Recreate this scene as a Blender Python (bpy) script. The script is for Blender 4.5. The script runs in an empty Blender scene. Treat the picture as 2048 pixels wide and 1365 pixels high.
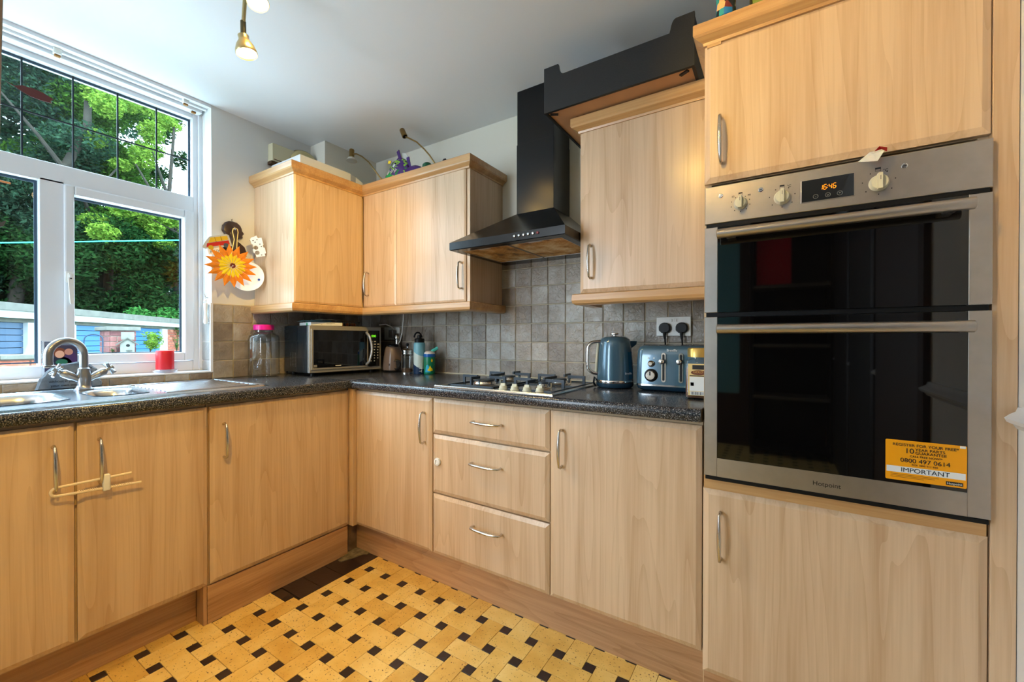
import bpy, bmesh, math, random
import numpy as np
from mathutils import Vector, Matrix
random.seed(7); RNG = np.random.default_rng(7)
C = bpy.context.scene.collection
PI = math.pi
sc = bpy.context.scene

# ------------------------------------------------------------------ camera
cam = bpy.data.cameras.new('camera'); cam.sensor_width = 36.0
cam.lens = 834.0745 / 2048 * 36; cam.clip_start = 0.02; cam.clip_end = 200
co = bpy.data.objects.new('camera', cam); C.objects.link(co)
co.matrix_world = (Matrix.Translation((2.5426, -1.9766, 1.1272)) @ Matrix.Rotation(.5654, 4, 'Z')
                   @ Matrix.Rotation(PI / 2 - .0049, 4, 'X') @ Matrix.Rotation(.0008, 4, 'Z'))
sc.camera = co

# ------------------------------------------------------------------ view, world, sun, large lights
vs = sc.view_settings
vs.view_transform = 'Standard'; vs.look = 'None'; vs.gamma = 1; vs.use_curve_mapping = False
vs.exposure = 0.0
WORLD = 10.0
w = bpy.data.worlds.new('world'); sc.world = w; w.use_nodes = True
wn = w.node_tree.nodes; wl = w.node_tree.links; wn.clear()
wo = wn.new('ShaderNodeOutputWorld'); bg = wn.new('ShaderNodeBackground')
bg.inputs[0].default_value = (.66, .82, 1, 1); bg.inputs[1].default_value = WORLD
wl.new(bg.outputs[0], wo.inputs[0])

def light(name, kind, loc, energy, color, to=None, **kw):
    d = bpy.data.lights.new(name, kind); d.energy = energy; d.color = color
    for k, v in kw.items(): setattr(d, k, v)
    o = bpy.data.objects.new(name, d); C.objects.link(o); o.location = loc
    if to is not None: o.rotation_euler = (Vector(to) - Vector(loc)).to_track_quat('-Z', 'Y').to_euler()
    return o
light('sun', 'SUN', (6, -3, 9), 3.2, (1, .95, .82), to=(6 - 5.5, -3 + 2.2, 9 - 6), angle=.02)
# added fill lamps behind the camera: warm from above, cool from the rear left
light('rear_warm_fill', 'AREA', (1.5, -3.0, 2.33), 5, (1, .80, .58), to=(1.5, -2.6, 0), shape='RECTANGLE', size=1.6, size_y=1.2)
light('rear_cool_fill', 'AREA', (.38, -4.05, 1.35), 58, (.74, .87, 1), to=(1.7, -.5, 1.1), shape='RECTANGLE', size=.6, size_y=1.9)
light('sky_fill_lamp', 'AREA', (-1.5, -1.7, 3.9), 520, (.55, .76, 1), to=(1.3, -1.2, .9), shape='RECTANGLE', size=2.4, size_y=1.8)  # unseen area lamp added high outside, boosts sky light through the window
light('below_sill_fill', 'AREA', (-1.1, -1.7, .25), 150, (.55, .76, 1), to=(1.8, -1.1, 2.3), shape='RECTANGLE', size=2.4, size_y=1.0)  # unseen area lamp added below the sill, stands in for ground bounce
p_ = light('window_daylight', 'AREA', (-.2, -1.6, 1.65), 1, (1, 1, 1), to=(2, -1.6, 1.65), shape='RECTANGLE', size=1.4, size_y=1.32)
p_.data.cycles.is_portal = True

# ------------------------------------------------------------------ materials
def s2l(c): return tuple(((x / 255) / 12.92 if x / 255 <= .04045 else ((x / 255 + .055) / 1.055) ** 2.4) for x in c) + (1,)
MATS = {}
def mat(name, rgb, rough=.5, metal=0., spec=.5, emit=None, estr=0., trans=0., ior=1.45, coat=0., alpha=1., bump=0., bscale=60., var=0., nscale=8., sheen=0):
    if name in MATS: return MATS[name]
    m = bpy.data.materials.new(name); m.use_nodes = True; nt = m.node_tree; b = nt.nodes['Principled BSDF']
    base = s2l(rgb); b.inputs['Base Color'].default_value = base
    b.inputs['Roughness'].default_value = rough; b.inputs['Metallic'].default_value = metal
    b.inputs['Specular IOR Level'].default_value = spec; b.inputs['IOR'].default_value = ior
    b.inputs['Transmission Weight'].default_value = trans; b.inputs['Coat Weight'].default_value = coat
    b.inputs['Alpha'].default_value = alpha
    if emit: b.inputs['Emission Color'].default_value = s2l(emit); b.inputs['Emission Strength'].default_value = estr
    if bump or var:
        tc = nt.nodes.new('ShaderNodeTexCoord')
        if var:
            n = nt.nodes.new('ShaderNodeTexNoise'); n.inputs['Scale'].default_value = nscale; n.inputs['Detail'].default_value = 5
            nt.links.new(tc.outputs['Object'], n.inputs['Vector'])
            r = nt.nodes.new('ShaderNodeValToRGB'); r.color_ramp.elements[0].position = .3; r.color_ramp.elements[1].position = .7
            r.color_ramp.elements[0].color = tuple(x * (1 - var) for x in base[:3]) + (1,)
            r.color_ramp.elements[1].color = tuple(min(1, x * (1 + var)) for x in base[:3]) + (1,)
            nt.links.new(n.outputs['Fac'], r.inputs['Fac']); nt.links.new(r.outputs['Color'], b.inputs['Base Color'])
        if bump:
            n2 = nt.nodes.new('ShaderNodeTexNoise'); n2.inputs['Scale'].default_value = bscale; n2.inputs['Detail'].default_value = 4
            nt.links.new(tc.outputs['Object'], n2.inputs['Vector'])
            bp = nt.nodes.new('ShaderNodeBump'); bp.inputs['Strength'].default_value = bump; bp.inputs['Distance'].default_value = .002
            nt.links.new(n2.outputs['Fac'], bp.inputs['Height']); nt.links.new(bp.outputs['Normal'], b.inputs['Normal'])
    MATS[name] = m; return m

def wood(name, light_c, dark_c, axis='Z', rough=.42, fig=1.0, coat=.45):
    m = bpy.data.materials.new(name); m.use_nodes = True; nt = m.node_tree; N = nt.nodes; L = nt.links; b = N['Principled BSDF']
    tc = N.new('ShaderNodeTexCoord'); oi = N.new('ShaderNodeObjectInfo')
    add = N.new('ShaderNodeVectorMath'); add.operation = 'ADD'
    mul = N.new('ShaderNodeVectorMath'); mul.operation = 'SCALE'; mul.inputs[0].default_value = (3.1, 7.7, 5.3)
    L.new(oi.outputs['Random'], mul.inputs['Scale']); L.new(tc.outputs['Object'], add.inputs[0]); L.new(mul.outputs[0], add.inputs[1])
    def mapped(across, along):
        mp = N.new('ShaderNodeMapping'); s = [across] * 3; s['XYZ'.index(axis)] = along
        mp.inputs['Scale'].default_value = s; L.new(add.outputs[0], mp.inputs['Vector']); return mp
    # broad figure (cathedral lines): contour lines of a stretched noise
    m1 = mapped(6.0, .42); n1 = N.new('ShaderNodeTexNoise'); n1.inputs['Scale'].default_value = 1; n1.inputs['Detail'].default_value = 2
    n1.inputs['Roughness'].default_value = .4
    L.new(m1.outputs[0], n1.inputs['Vector'])
    ml = N.new('ShaderNodeMath'); ml.operation = 'MULTIPLY'; ml.inputs[1].default_value = 16; L.new(n1.outputs['Fac'], ml.inputs[0])
    fr = N.new('ShaderNodeMath'); fr.operation = 'FRACT'; L.new(ml.outputs[0], fr.inputs[0])
    r1 = N.new('ShaderNodeValToRGB'); e = r1.color_ramp.elements
    e[0].position = 0; e[0].color = (1, 1, 1, 1); e[1].position = 1; e[1].color = (.1, .1, .1, 1)
    x = e.new(.75); x.color = (.75, .75, .75, 1); x = e.new(.96); x.color = (.25, .25, .25, 1)
    L.new(fr.outputs[0], r1.inputs['Fac'])
    # fine fibre
    m2 = mapped(130, 3.5); n2 = N.new('ShaderNodeTexNoise'); n2.inputs['Scale'].default_value = 1; n2.inputs['Detail'].default_value = 3
    L.new(m2.outputs[0], n2.inputs['Vector'])
    m3 = mapped(18, .7); n3 = N.new('ShaderNodeTexNoise'); n3.inputs['Scale'].default_value = 1; n3.inputs['Detail'].default_value = 2
    L.new(m3.outputs[0], n3.inputs['Vector'])
    a1 = N.new('ShaderNodeMath'); a1.operation = 'MULTIPLY_ADD'; a1.inputs[1].default_value = .20 * fig; L.new(r1.outputs['Color'], a1.inputs[0])
    a2 = N.new('ShaderNodeMath'); a2.operation = 'MULTIPLY'; a2.inputs[1].default_value = .55; L.new(n2.outputs['Fac'], a2.inputs[0]); L.new(a2.outputs[0], a1.inputs[2])
    a3 = N.new('ShaderNodeMath'); a3.operation = 'MULTIPLY_ADD'; a3.inputs[1].default_value = .85; L.new(n3.outputs['Fac'], a3.inputs[0]); L.new(a1.outputs[0], a3.inputs[2])
    rr = N.new('ShaderNodeValToRGB'); rr.color_ramp.elements[0].position = .50; rr.color_ramp.elements[1].position = 1.05 if fig < 1 else 1.0
    rr.color_ramp.elements[0].color = s2l(dark_c); rr.color_ramp.elements[1].color = s2l(light_c)
    L.new(a3.outputs[0], rr.inputs['Fac']); L.new(rr.outputs['Color'], b.inputs['Base Color'])
    b.inputs['Roughness'].default_value = rough; b.inputs['Coat Weight'].default_value = coat; b.inputs['Coat Roughness'].default_value = .22
    bp = N.new('ShaderNodeBump'); bp.inputs['Strength'].default_value = .08; bp.inputs['Distance'].default_value = .001
    L.new(n2.outputs['Fac'], bp.inputs['Height']); L.new(bp.outputs['Normal'], b.inputs['Normal'])
    MATS[name] = m; return m

def speckle(name, base, cols, scale=300, rough=.25, bump=.0, big=None):
    m = bpy.data.materials.new(name); m.use_nodes = True; nt = m.node_tree; N = nt.nodes; L = nt.links; b = N['Principled BSDF']
    tc = N.new('ShaderNodeTexCoord'); v = N.new('ShaderNodeTexNoise'); v.inputs['Scale'].default_value = scale; v.inputs['Detail'].default_value = 2
    L.new(tc.outputs['Object'], v.inputs['Vector'])
    r = N.new('ShaderNodeValToRGB'); e = r.color_ramp.elements; e[0].position = .45; e[0].color = s2l(base); e[1].position = .70; e[1].color = s2l(cols[1])
    x = e.new(.55); x.color = s2l(cols[0]); L.new(v.outputs['Fac'], r.inputs['Fac']); L.new(r.outputs['Color'], b.inputs['Base Color'])
    b.inputs['Roughness'].default_value = rough
    MATS[name] = m; return m

def tilemat(name, c0, c1, c2, rough=.3, bump=.6, bscale=45, sp=None):
    """ceramic tile: colour differs from tile to tile, cloudy mottling inside each"""
    m = bpy.data.materials.new(name); m.use_nodes = True; nt = m.node_tree; N = nt.nodes; L = nt.links; b = N['Principled BSDF']
    tc = N.new('ShaderNodeTexCoord'); oi = N.new('ShaderNodeObjectInfo'); add = N.new('ShaderNodeVectorMath'); add.operation = 'ADD'
    mul = N.new('ShaderNodeVectorMath'); mul.operation = 'SCALE'; mul.inputs[0].default_value = (13.1, 17.7, 15.3)
    L.new(oi.outputs['Random'], mul.inputs['Scale']); L.new(tc.outputs['Object'], add.inputs[0]); L.new(mul.outputs[0], add.inputs[1])
    n = N.new('ShaderNodeTexNoise'); n.inputs['Scale'].default_value = 14; n.inputs['Detail'].default_value = 6; L.new(add.outputs[0], n.inputs['Vector'])
    mx = N.new('ShaderNodeMath'); mx.operation = 'MULTIPLY_ADD'; mx.inputs[1].default_value = .5; L.new(oi.outputs['Random'], mx.inputs[0]); 
    sb = N.new('ShaderNodeMath'); sb.operation = 'MULTIPLY_ADD'; sb.inputs[1].default_value = .9; sb.inputs[2].default_value = -.2; L.new(n.outputs['Fac'], sb.inputs[0]); L.new(sb.outputs[0], mx.inputs[2])
    r = N.new('ShaderNodeValToRGB'); e = r.color_ramp.elements; e[0].position = .15; e[0].color = s2l(c0); e[1].position = .85; e[1].color = s2l(c2)
    x = e.new(.5); x.color = s2l(c1); L.new(mx.outputs[0], r.inputs['Fac'])
    col = r.outputs['Color']
    if sp:
        n3 = N.new('ShaderNodeTexNoise'); n3.inputs['Scale'].default_value = 150; n3.inputs['Detail'].default_value = 1; L.new(add.outputs[0], n3.inputs['Vector'])
        r3 = N.new('ShaderNodeValToRGB'); r3.color_ramp.elements[0].position = .27; r3.color_ramp.elements[1].position = .34
        mm = N.new('ShaderNodeMix'); mm.data_type = 'RGBA'; mm.inputs[6].default_value = s2l(sp)
        L.new(n3.outputs['Fac'], r3.inputs['Fac']); L.new(r3.outputs['Color'], mm.inputs[0]); L.new(col, mm.inputs[7]); col = mm.outputs[2]
    L.new(col, b.inputs['Base Color']); b.inputs['Roughness'].default_value = rough
    n2 = N.new('ShaderNodeTexNoise'); n2.inputs['Scale'].default_value = bscale; n2.inputs['Detail'].default_value = 5; n2.inputs['Distortion'].default_value = 1.2
    L.new(add.outputs[0], n2.inputs['Vector']); bp = N.new('ShaderNodeBump'); bp.inputs['Strength'].default_value = bump; bp.inputs['Distance'].default_value = .006
    L.new(n2.outputs['Fac'], bp.inputs['Height']); L.new(bp.outputs['Normal'], b.inputs['Normal'])
    MATS[name] = m; return m

def glassmat(name, tint=(1, 1, 1), refl=1.0, rough=0.0):
    """thin clear glass: transparent with a fresnel reflection"""
    m = bpy.data.materials.new(name); m.use_nodes = True; nt = m.node_tree; N = nt.nodes; L = nt.links; N.clear()
    o = N.new('ShaderNodeOutputMaterial'); t = N.new('ShaderNodeBsdfTransparent'); t.inputs[0].default_value = tint + (1,)
    g = N.new('ShaderNodeBsdfGlossy'); g.inputs['Roughness'].default_value = rough
    f = N.new('ShaderNodeFresnel'); f.inputs[0].default_value = 1.45; mu = N.new('ShaderNodeMath'); mu.operation = 'MULTIPLY'; mu.inputs[1].default_value = refl
    ge = N.new('ShaderNodeNewGeometry'); iv = N.new('ShaderNodeMath'); iv.operation = 'SUBTRACT'; iv.inputs[0].default_value = 1; L.new(ge.outputs['Backfacing'], iv.inputs[1]); m2 = N.new('ShaderNodeMath'); m2.operation = 'MULTIPLY'; m2.use_clamp = True; L.new(mu.outputs[0], m2.inputs[0]); L.new(iv.outputs[0], m2.inputs[1])
    x = N.new('ShaderNodeMixShader'); L.new(f.outputs[0], mu.inputs[0]); L.new(m2.outputs[0], x.inputs[0]); L.new(t.outputs[0], x.inputs[1]); L.new(g.outputs[0], x.inputs[2])
    L.new(x.outputs[0], o.inputs[0]); MATS[name] = m; return m

def leafmat(name, c0, c1, scale=1.2):
    m = bpy.data.materials.new(name); m.use_nodes = True; nt = m.node_tree; N = nt.nodes; L = nt.links; N.clear()
    o = N.new('ShaderNodeOutputMaterial'); d = N.new('ShaderNodeBsdfDiffuse'); t = N.new('ShaderNodeBsdfTranslucent'); x = N.new('ShaderNodeMixShader'); x.inputs[0].default_value = .4
    tc = N.new('ShaderNodeTexCoord'); n = N.new('ShaderNodeTexNoise'); n.inputs['Scale'].default_value = scale; n.inputs['Detail'].default_value = 6; n.inputs['Roughness'].default_value = .7
    r = N.new('ShaderNodeValToRGB'); r.color_ramp.elements[0].position = .38; r.color_ramp.elements[1].position = .62
    r.color_ramp.elements[0].color = s2l(c0); r.color_ramp.elements[1].color = s2l(c1)
    L.new(tc.outputs['Object'], n.inputs['Vector']); L.new(n.outputs['Fac'], r.inputs['Fac']); L.new(r.outputs['Color'], d.inputs[0]); L.new(r.outputs['Color'], t.inputs[0])
    L.new(d.outputs[0], x.inputs[1]); L.new(t.outputs[0], x.inputs[2]); L.new(x.outputs[0], o.inputs[0]); MATS[name] = m; return m

WL, WD = (214, 184, 150), (184, 149, 112)
W_DOOR = wood('beech_door', WL, WD, 'Z')
W_TRIMX = wood('beech_trim_x', (208, 166, 112), (176, 128, 76), 'X', fig=.6, rough=.35)
W_TRIMY = wood('beech_trim_y', (208, 166, 112), (176, 128, 76), 'Y', fig=.6, rough=.35)
W_PLX = wood('plinth_wood_x', (196, 154, 114), (150, 106, 68), 'X', fig=.8)
W_PLY = wood('plinth_wood_y', (196, 154, 114), (150, 106, 68), 'Y', fig=.8)
W_PLZ = wood('plinth_wood_z', (190, 150, 112), (144, 104, 70), 'Z', fig=.8)
WHITE = mat('white_paint', (222, 222, 220), .75, bump=.12, bscale=35)
CEIL = mat('ceiling_paint', (226, 228, 230), .85, bump=.10, bscale=25)
CREAMW = mat('cream_wall_paint', (226, 222, 208), .8, bump=.12, bscale=35)
UPVC = mat('white_upvc', (226, 228, 232), .32)
BEAD = mat('grey_glazing_gasket', (52, 74, 92), .5)
LEAD = mat('lead_strip', (40, 48, 52), .5, metal=.6)
GROUT = mat('wall_grout', (196, 184, 160), .85, var=.12, nscale=20)
FGROUT = mat('floor_grout', (60, 40, 26), .9)
TILE_W = tilemat('slate_look_tile', (118, 104, 90), (150, 138, 124), (178, 172, 162), rough=.25, bump=.75)
TILE_R = tilemat('pale_reveal_tile', (150, 152, 150), (172, 174, 172), (190, 192, 190), rough=.3, bump=.5)
TILE_C = tilemat('cream_quarry_tile', (206, 158, 72), (226, 184, 98), (236, 202, 126), rough=.33, bump=.12, sp=(120, 78, 30))
TILE_D = tilemat('dark_quarry_tile', (38, 26, 22), (46, 32, 28), (56, 40, 36), rough=.35, bump=.1)
WORKTOP = speckle('speckled_worktop', (24, 27, 33), [(58, 60, 68), (150, 148, 146)], rough=.22)
STEEL = mat('brushed_steel', (184, 177, 170), .34, metal=1, var=.05, nscale=30)
STEELD = mat('sink_steel', (205, 212, 220), .22, metal=1)
CHROME = mat('chrome', (225, 225, 225), .10, metal=1)
SATIN = mat('satin_nickel', (204, 198, 190), .25, metal=1)
BLACKG = mat('black_oven_glass', (8, 7, 7), .03, spec=.8)
BLACKP = mat('black_plastic', (12, 12, 13), .4, spec=.3)
BLACKM = mat('black_enamel_hood', (12, 13, 16), .22, spec=.45)
CASTI = mat('cast_iron', (50, 60, 70), .38, metal=.2)
CREAMP = mat('cream_plastic', (206, 202, 178), .35)
WHITEP = mat('white_plastic', (232, 230, 224), .35)
GLASS = glassmat('window_glass', (.93, .98, .97), .9)
JARGLASS = glassmat('jar_glass', (.965, .98, .978), 2.2)
BLUE = mat('slate_blue_enamel', (74, 104, 122), .18, coat=.6, metal=.25)
BLUED = mat('dark_blue_base', (30, 56, 74), .25)

# ------------------------------------------------------------------ geometry helpers
WO = {}      # world offset of every object built with world coordinates
def mesh_obj(name, bm, m, parent=None, smooth=False, local=False, kind=None, ang=38):
    """bm is in world coordinates (or in the thing's own when local)"""
    off = Vector((0, 0, 0))
    if parent is not None and not local: off = WO.get(parent.name, off)
    if off.length: bmesh.ops.translate(bm, verts=bm.verts, vec=-off)
    bmesh.ops.recalc_face_normals(bm, faces=bm.faces)
    me = bpy.data.meshes.new(name); bm.to_mesh(me); bm.free()
    for mm in (m if isinstance(m, (list, tuple)) else [m]): me.materials.append(mm)
    if smooth: me.shade_smooth(); me.set_sharp_from_angle(angle=math.radians(ang))
    o = bpy.data.objects.new(name, me); C.objects.link(o)
    if parent is not None: o.parent = parent; WO[o.name] = off
    if kind: o['kind'] = kind
    return o
def thing(name, label, cat, loc=(0, 0, 0), rotz=0, group=None):
    o = bpy.data.objects.new(name, None); o.empty_display_size = .05; C.objects.link(o); o.location = loc; o.rotation_euler = (0, 0, rotz)
    o['label'] = label; o['category'] = cat
    if group: o['group'] = group
    WO[o.name] = Vector(loc); return o
def tag(o, label, cat, group=None):
    o['label'] = label; o['category'] = cat
    if group: o['group'] = group
    return o
def struct(name, bm, m, smooth=False):
    o = mesh_obj(name, bm, m, smooth=smooth); o['kind'] = 'structure'; return o
B = bmesh.new
def box(bm, x0, y0, z0, x1, y1, z1, bev=0, seg=2, mi=0):
    vs_ = [bm.verts.new(p) for p in [(x0, y0, z0), (x1, y0, z0), (x1, y1, z0), (x0, y1, z0), (x0, y0, z1), (x1, y0, z1), (x1, y1, z1), (x0, y1, z1)]]
    fs = [bm.faces.new([vs_[i] for i in q]) for q in [(3, 2, 1, 0), (4, 5, 6, 7), (0, 1, 5, 4), (1, 2, 6, 5), (2, 3, 7, 6), (3, 0, 4, 7)]]
    for f in fs: f.material_index = mi
    if bev: bmesh.ops.bevel(bm, geom=list({e for f in fs for e in f.edges}), offset=bev, segments=seg, affect='EDGES', profile=.5)
    return bm
def prism(bm, pts, O, U, V, N, t, mi=0):
    """outline pts (u, v) swept along N by t"""
    O, U, V, N = map(Vector, (O, U, V, N))
    a = [bm.verts.new(O + U * p[0] + V * p[1]) for p in pts]; b = [bm.verts.new(O + U * p[0] + V * p[1] + N * t) for p in pts]
    f = [bm.faces.new(a[::-1]), bm.faces.new(b)]
    n = len(pts)
    for i in range(n): f.append(bm.faces.new([a[i], a[(i + 1) % n], b[(i + 1) % n], b[i]]))
    for q in f: q.material_index = mi
    return bm
def panel(bm, O, U, V, N, w, h, t=.018, bw=.016, bd=.007):
    """door front: slab with a chamfered face edge; O = lower corner on the back plane"""
    O, U, V, N = map(Vector, (O, U, V, N))
    P = lambda u, v, n: bm.verts.new(O + U * u + V * v + N * n)
    r0 = [P(0, 0, 0), P(w, 0, 0), P(w, h, 0), P(0, h, 0)]
    r1 = [P(0, 0, t - bd), P(w, 0, t - bd), P(w, h, t - bd), P(0, h, t - bd)]
    r2 = [P(bw, bw, t), P(w - bw, bw, t), P(w - bw, h - bw, t), P(bw, h - bw, t)]
    bm.faces.new(r0[::-1]); bm.faces.new(r2)
    for a, b in ((r0, r1), (r1, r2)):
        for i in range(4): bm.faces.new([a[i], a[(i + 1) % 4], b[(i + 1) % 4], b[i]])
    return bm
def lathe(bm, prof, c=(0, 0, 0), n=24, M=None, mi=0, cap=True):
    M = M or Matrix.Identity(3); c = Vector(c); rings = []
    for r, z in prof:
        if r < 1e-6: rings.append([bm.verts.new(c + M @ Vector((0, 0, z)))])
        else: rings.append([bm.verts.new(c + M @ Vector((r * math.cos(2 * PI * i / n), r * math.sin(2 * PI * i / n), z))) for i in range(n)])
    for a, b in zip(rings, rings[1:]):
        for i in range(n):
            j = (i + 1) % n
            q = [a[i] if len(a) > 1 else a[0], a[j] if len(a) > 1 else None, b[j] if len(b) > 1 else None, b[i] if len(b) > 1 else b[0]]
            q = [v for v in q if v is not None]
            if len(q) >= 3:
                try: bm.faces.new(q).material_index = mi
                except ValueError: pass
    if cap:
        for rg in (rings[0], rings[-1]):
            if len(rg) > 1:
                try: bm.faces.new(rg).material_index = mi
                except ValueError: pass
    return bm
def tube(bm, pts, r, n=10, sx=1.0, up=None, mi=0):
    pts = [Vector(p) for p in pts]; k = len(pts); rs = r if isinstance(r, (list, tuple)) else [r] * k
    T = [(pts[min(i + 1, k - 1)] - pts[max(i - 1, 0)]).normalized() for i in range(k)]
    nrm = Vector(up) if up else (Vector((0, 0, 1)) if abs(T[0].z) < .9 else Vector((1, 0, 0)))
    rings = []
    for i in range(k):
        nrm = (nrm - T[i] * nrm.dot(T[i])).normalized(); bn = T[i].cross(nrm)
        rings.append([bm.verts.new(pts[i] + (nrm * math.cos(2 * PI * j / n) + bn * (math.sin(2 * PI * j / n) * sx)) * rs[i]) for j in range(n)])
    for a, b in zip(rings, rings[1:]):
        for j in range(n): bm.faces.new([a[j], a[(j + 1) % n], b[(j + 1) % n], b[j]]).material_index = mi
    bm.faces.new(rings[0][::-1]).material_index = mi; bm.faces.new(rings[-1]).material_index = mi
    return bm
def arc(c, r, a0, a1, n, U=(1, 0, 0), V=(0, 0, 1)):
    c, U, V = Vector(c), Vector(U), Vector(V)
    return [c + U * (r * math.cos(a0 + (a1 - a0) * i / n)) + V * (r * math.sin(a0 + (a1 - a0) * i / n)) for i in range(n + 1)]
def rotm(axis): # matrix sending local z to axis
    return Vector(axis).normalized().to_track_quat('Z', 'Y').to_matrix()
def rrect(w, h, r, n=5, cx=0, cy=0):
    out = []
    for (sx, sy, a) in ((1, 1, 0), (-1, 1, PI / 2), (-1, -1, PI), (1, -1, 3 * PI / 2)):
        for i in range(n + 1):
            t = a + PI / 2 * i / n; out.append((cx + sx * (w / 2 - r) + r * math.cos(t), cy + sy * (h / 2 - r) + r * math.sin(t)))
    return out
def loft(bm, rings, cap=True, mi=0):
    vr = [[bm.verts.new(p) for p in rg] for rg in rings]; n = len(vr[0])
    for a, b in zip(vr, vr[1:]):
        for i in range(n): bm.faces.new([a[i], a[(i + 1) % n], b[(i + 1) % n], b[i]]).material_index = mi
    if cap: bm.faces.new(vr[0][::-1]).material_index = mi; bm.faces.new(vr[-1]).material_index = mi
    return bm
def text(name, s, O, U, V, size, m, parent, align='LEFT', ext=.0004, xs=1.0):
    cu = bpy.data.curves.new(name, 'FONT'); cu.body = s; cu.size = size; cu.align_x = align; cu.extrude = ext; cu.materials.append(m)
    o = bpy.data.objects.new(name, cu); C.objects.link(o)
    U, V = Vector(U).normalized(), Vector(V).normalized(); Nn = U.cross(V)
    M = Matrix((U, V, Nn)).transposed().to_4x4(); M.translation = Vector(O) - WO.get(parent.name, Vector((0, 0, 0)))
    o.parent = parent; o.matrix_basis = M @ Matrix.Diagonal((xs, 1, 1, 1)); WO[o.name] = WO.get(parent.name, Vector((0, 0, 0))); return o
def flat(name, pts, O, U, V, m, parent, t=.0004):
    U, V = Vector(U), Vector(V); return mesh_obj(name, prism(B(), pts, O, U, V, U.cross(V), t), m, parent)

X_, Y_, Z_ = Vector((1, 0, 0)), Vector((0, 1, 0)), Vector((0, 0, 1))

# ------------------------------------------------------------------ room shell
H = 2.369; TOP = .913; WX1 = 3.0; YR = -4.3
WY0, WY1 = -.957, -2.30     # window opening in the left wall
bm = B(); box(bm, -.30, YR - .2, -.06, 3.2, .2, -.006)
floor = struct('floor', bm, FGROUT)
bm = B(); box(bm, -.30, YR - .2, H, 3.2, .2, H + .1); struct('ceiling', bm, CEIL)
# left wall around the window
bm = B()
box(bm, -.30, WY0, 0, 0, .2, H); box(bm, -.30, WY1, 0, 0, WY0, .948); box(bm, -.30, YR, 0, 0, WY1, H); box(bm, -.30, WY1, 2.362, 0, WY0, H)
wall_left = struct('wall_left', bm, WHITE)
bm = B(); box(bm, 0, 0, 0, 3.2, .2, H); wall_back = struct('wall_back', bm, CREAMW)
bm = B(); box(bm, WX1, YR, 0, 3.2, 0, H); wall_right = struct('wall_right', bm, WHITE)
bm = B(); box(bm, 0, YR - .2, 0, 3.2, YR, H); wall_rear = struct('wall_rear', bm, WHITE)
bm = B(); box(bm, 0, -.396, 2.02, .152, 0, H); struct('trim_1', bm, CREAMW)
# dado rail on the right wall
bm = B(); pr = [(0, 0), (.012, 0), (.018, .012), (.030, .020), (.034, .032), (.024, .044), (.014, .052), (.010, .066), (0, .068)]
prism(bm, [(-a * .85, b * .72) for a, b in pr], (WX1, -.605, .930), X_, Z_, Vector((0, -1, 0)), 3.6); struct('trim_2', bm, UPVC, smooth=True)

# rear of the room (it shows as reflections in the oven glass)
rd = bpy.data.objects.new('door_1', None); C.objects.link(rd); rd['kind'] = 'structure'; WO[rd.name] = Vector((0, 0, 0))
DBR = mat('dark_brown_joinery', (70, 50, 40), .5)
bm = B(); box(bm, 1.45, YR, 0, 2.30, YR + .04, 2.26); mesh_obj('leaf', bm, DBR, rd)
bm = B(); box(bm, 1.55, YR + .04, .55, 2.21, YR + .045, 2.18); mesh_obj('obscured_pane', bm, mat('teal_obscured_glass', (120, 184, 196), .3, bump=.6, bscale=30), rd)
dk_ = mat('dark_cupboard', (34, 28, 26), .5)
su = thing('shelf_unit', 'dark open shelf unit at the rear of the room, reflected in the oven glass', 'shelves', (2.64, -4.1, 0))
for x in (2.32, 2.955):
    bm = B(); box(bm, x, -4.29, 0, x + .03, -3.95, 2.3); mesh_obj('side', bm, dk_, su)
for z in (.05, .55, 1.05, 1.62, 2.28):
    bm = B(); box(bm, 2.35, -4.29, z, 2.955, -3.95, z + .03); mesh_obj('shelf', bm, mat('shelf_edge', (120, 112, 100), .5) if z > .1 else dk_, su)
bm = B(); box(bm, 2.35, -4.298, .05, 2.955, -4.288, 2.3); mesh_obj('back', bm, dk_, su)
bm = B(); box(bm, 2.37, -4.10, 1.86, 2.66, -4.08, 2.17); box(bm, 2.37, -4.10, 1.651, 2.66, -4.06, 1.86); tag(mesh_obj('red_picture', bm, mat('red_picture', (236, 24, 56), .5)), 'red picture on the rear shelves, reflected in the upper oven door', 'picture')
d2 = bpy.data.objects.new('door_2', None); C.objects.link(d2); d2['kind'] = 'structure'; WO[d2.name] = Vector((0, 0, 0))
for y0, y1 in ((-1.25, -2.05), (-2.15, -2.95), (-3.05, -3.85)):
    bm = B(); panel(bm, (WX1, y1, .02), Y_, Z_, -X_, y0 - y1, 2.05, .03, .02, .01); mesh_obj('leaf', bm, DBR if y0 > -2 else dk_, d2)

# wall tiles
def tile_grid(parent, name, O, U, N, us, vs_, m, gap=.004, t=.006):
    """one object per tile; us / vs_ are the joint positions along U and up"""
    cache = {}
    for i in range(len(us) - 1):
        for j in range(len(vs_) - 1):
            w_, h_ = us[i + 1] - us[i] - gap, vs_[j + 1] - vs_[j] - gap
            if w_ < .006 or h_ < .006: continue
            k = (round(w_, 4), round(h_, 4))
            if k not in cache:
                b = B(); Uv, Nv = Vector(U), Vector(N); panel(b, -Uv * w_ / 2 - Z_ * h_ / 2, Uv, Z_, Nv, w_, h_, t, .0025, .0015)
                bmesh.ops.recalc_face_normals(b, faces=b.faces); me = bpy.data.meshes.new(name); b.to_mesh(me); b.free(); me.materials.append(m); cache[k] = me
            o = bpy.data.objects.new(name, cache[k]); C.objects.link(o); o.parent = parent
            o.location = Vector(O) + Vector(U) * ((us[i] + us[i + 1]) / 2 + random.uniform(-.0004, .0004)) + Z_ * ((vs_[j] + vs_[j + 1]) / 2) + Vector(N) * random.uniform(-.0006, .0003)
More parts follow.
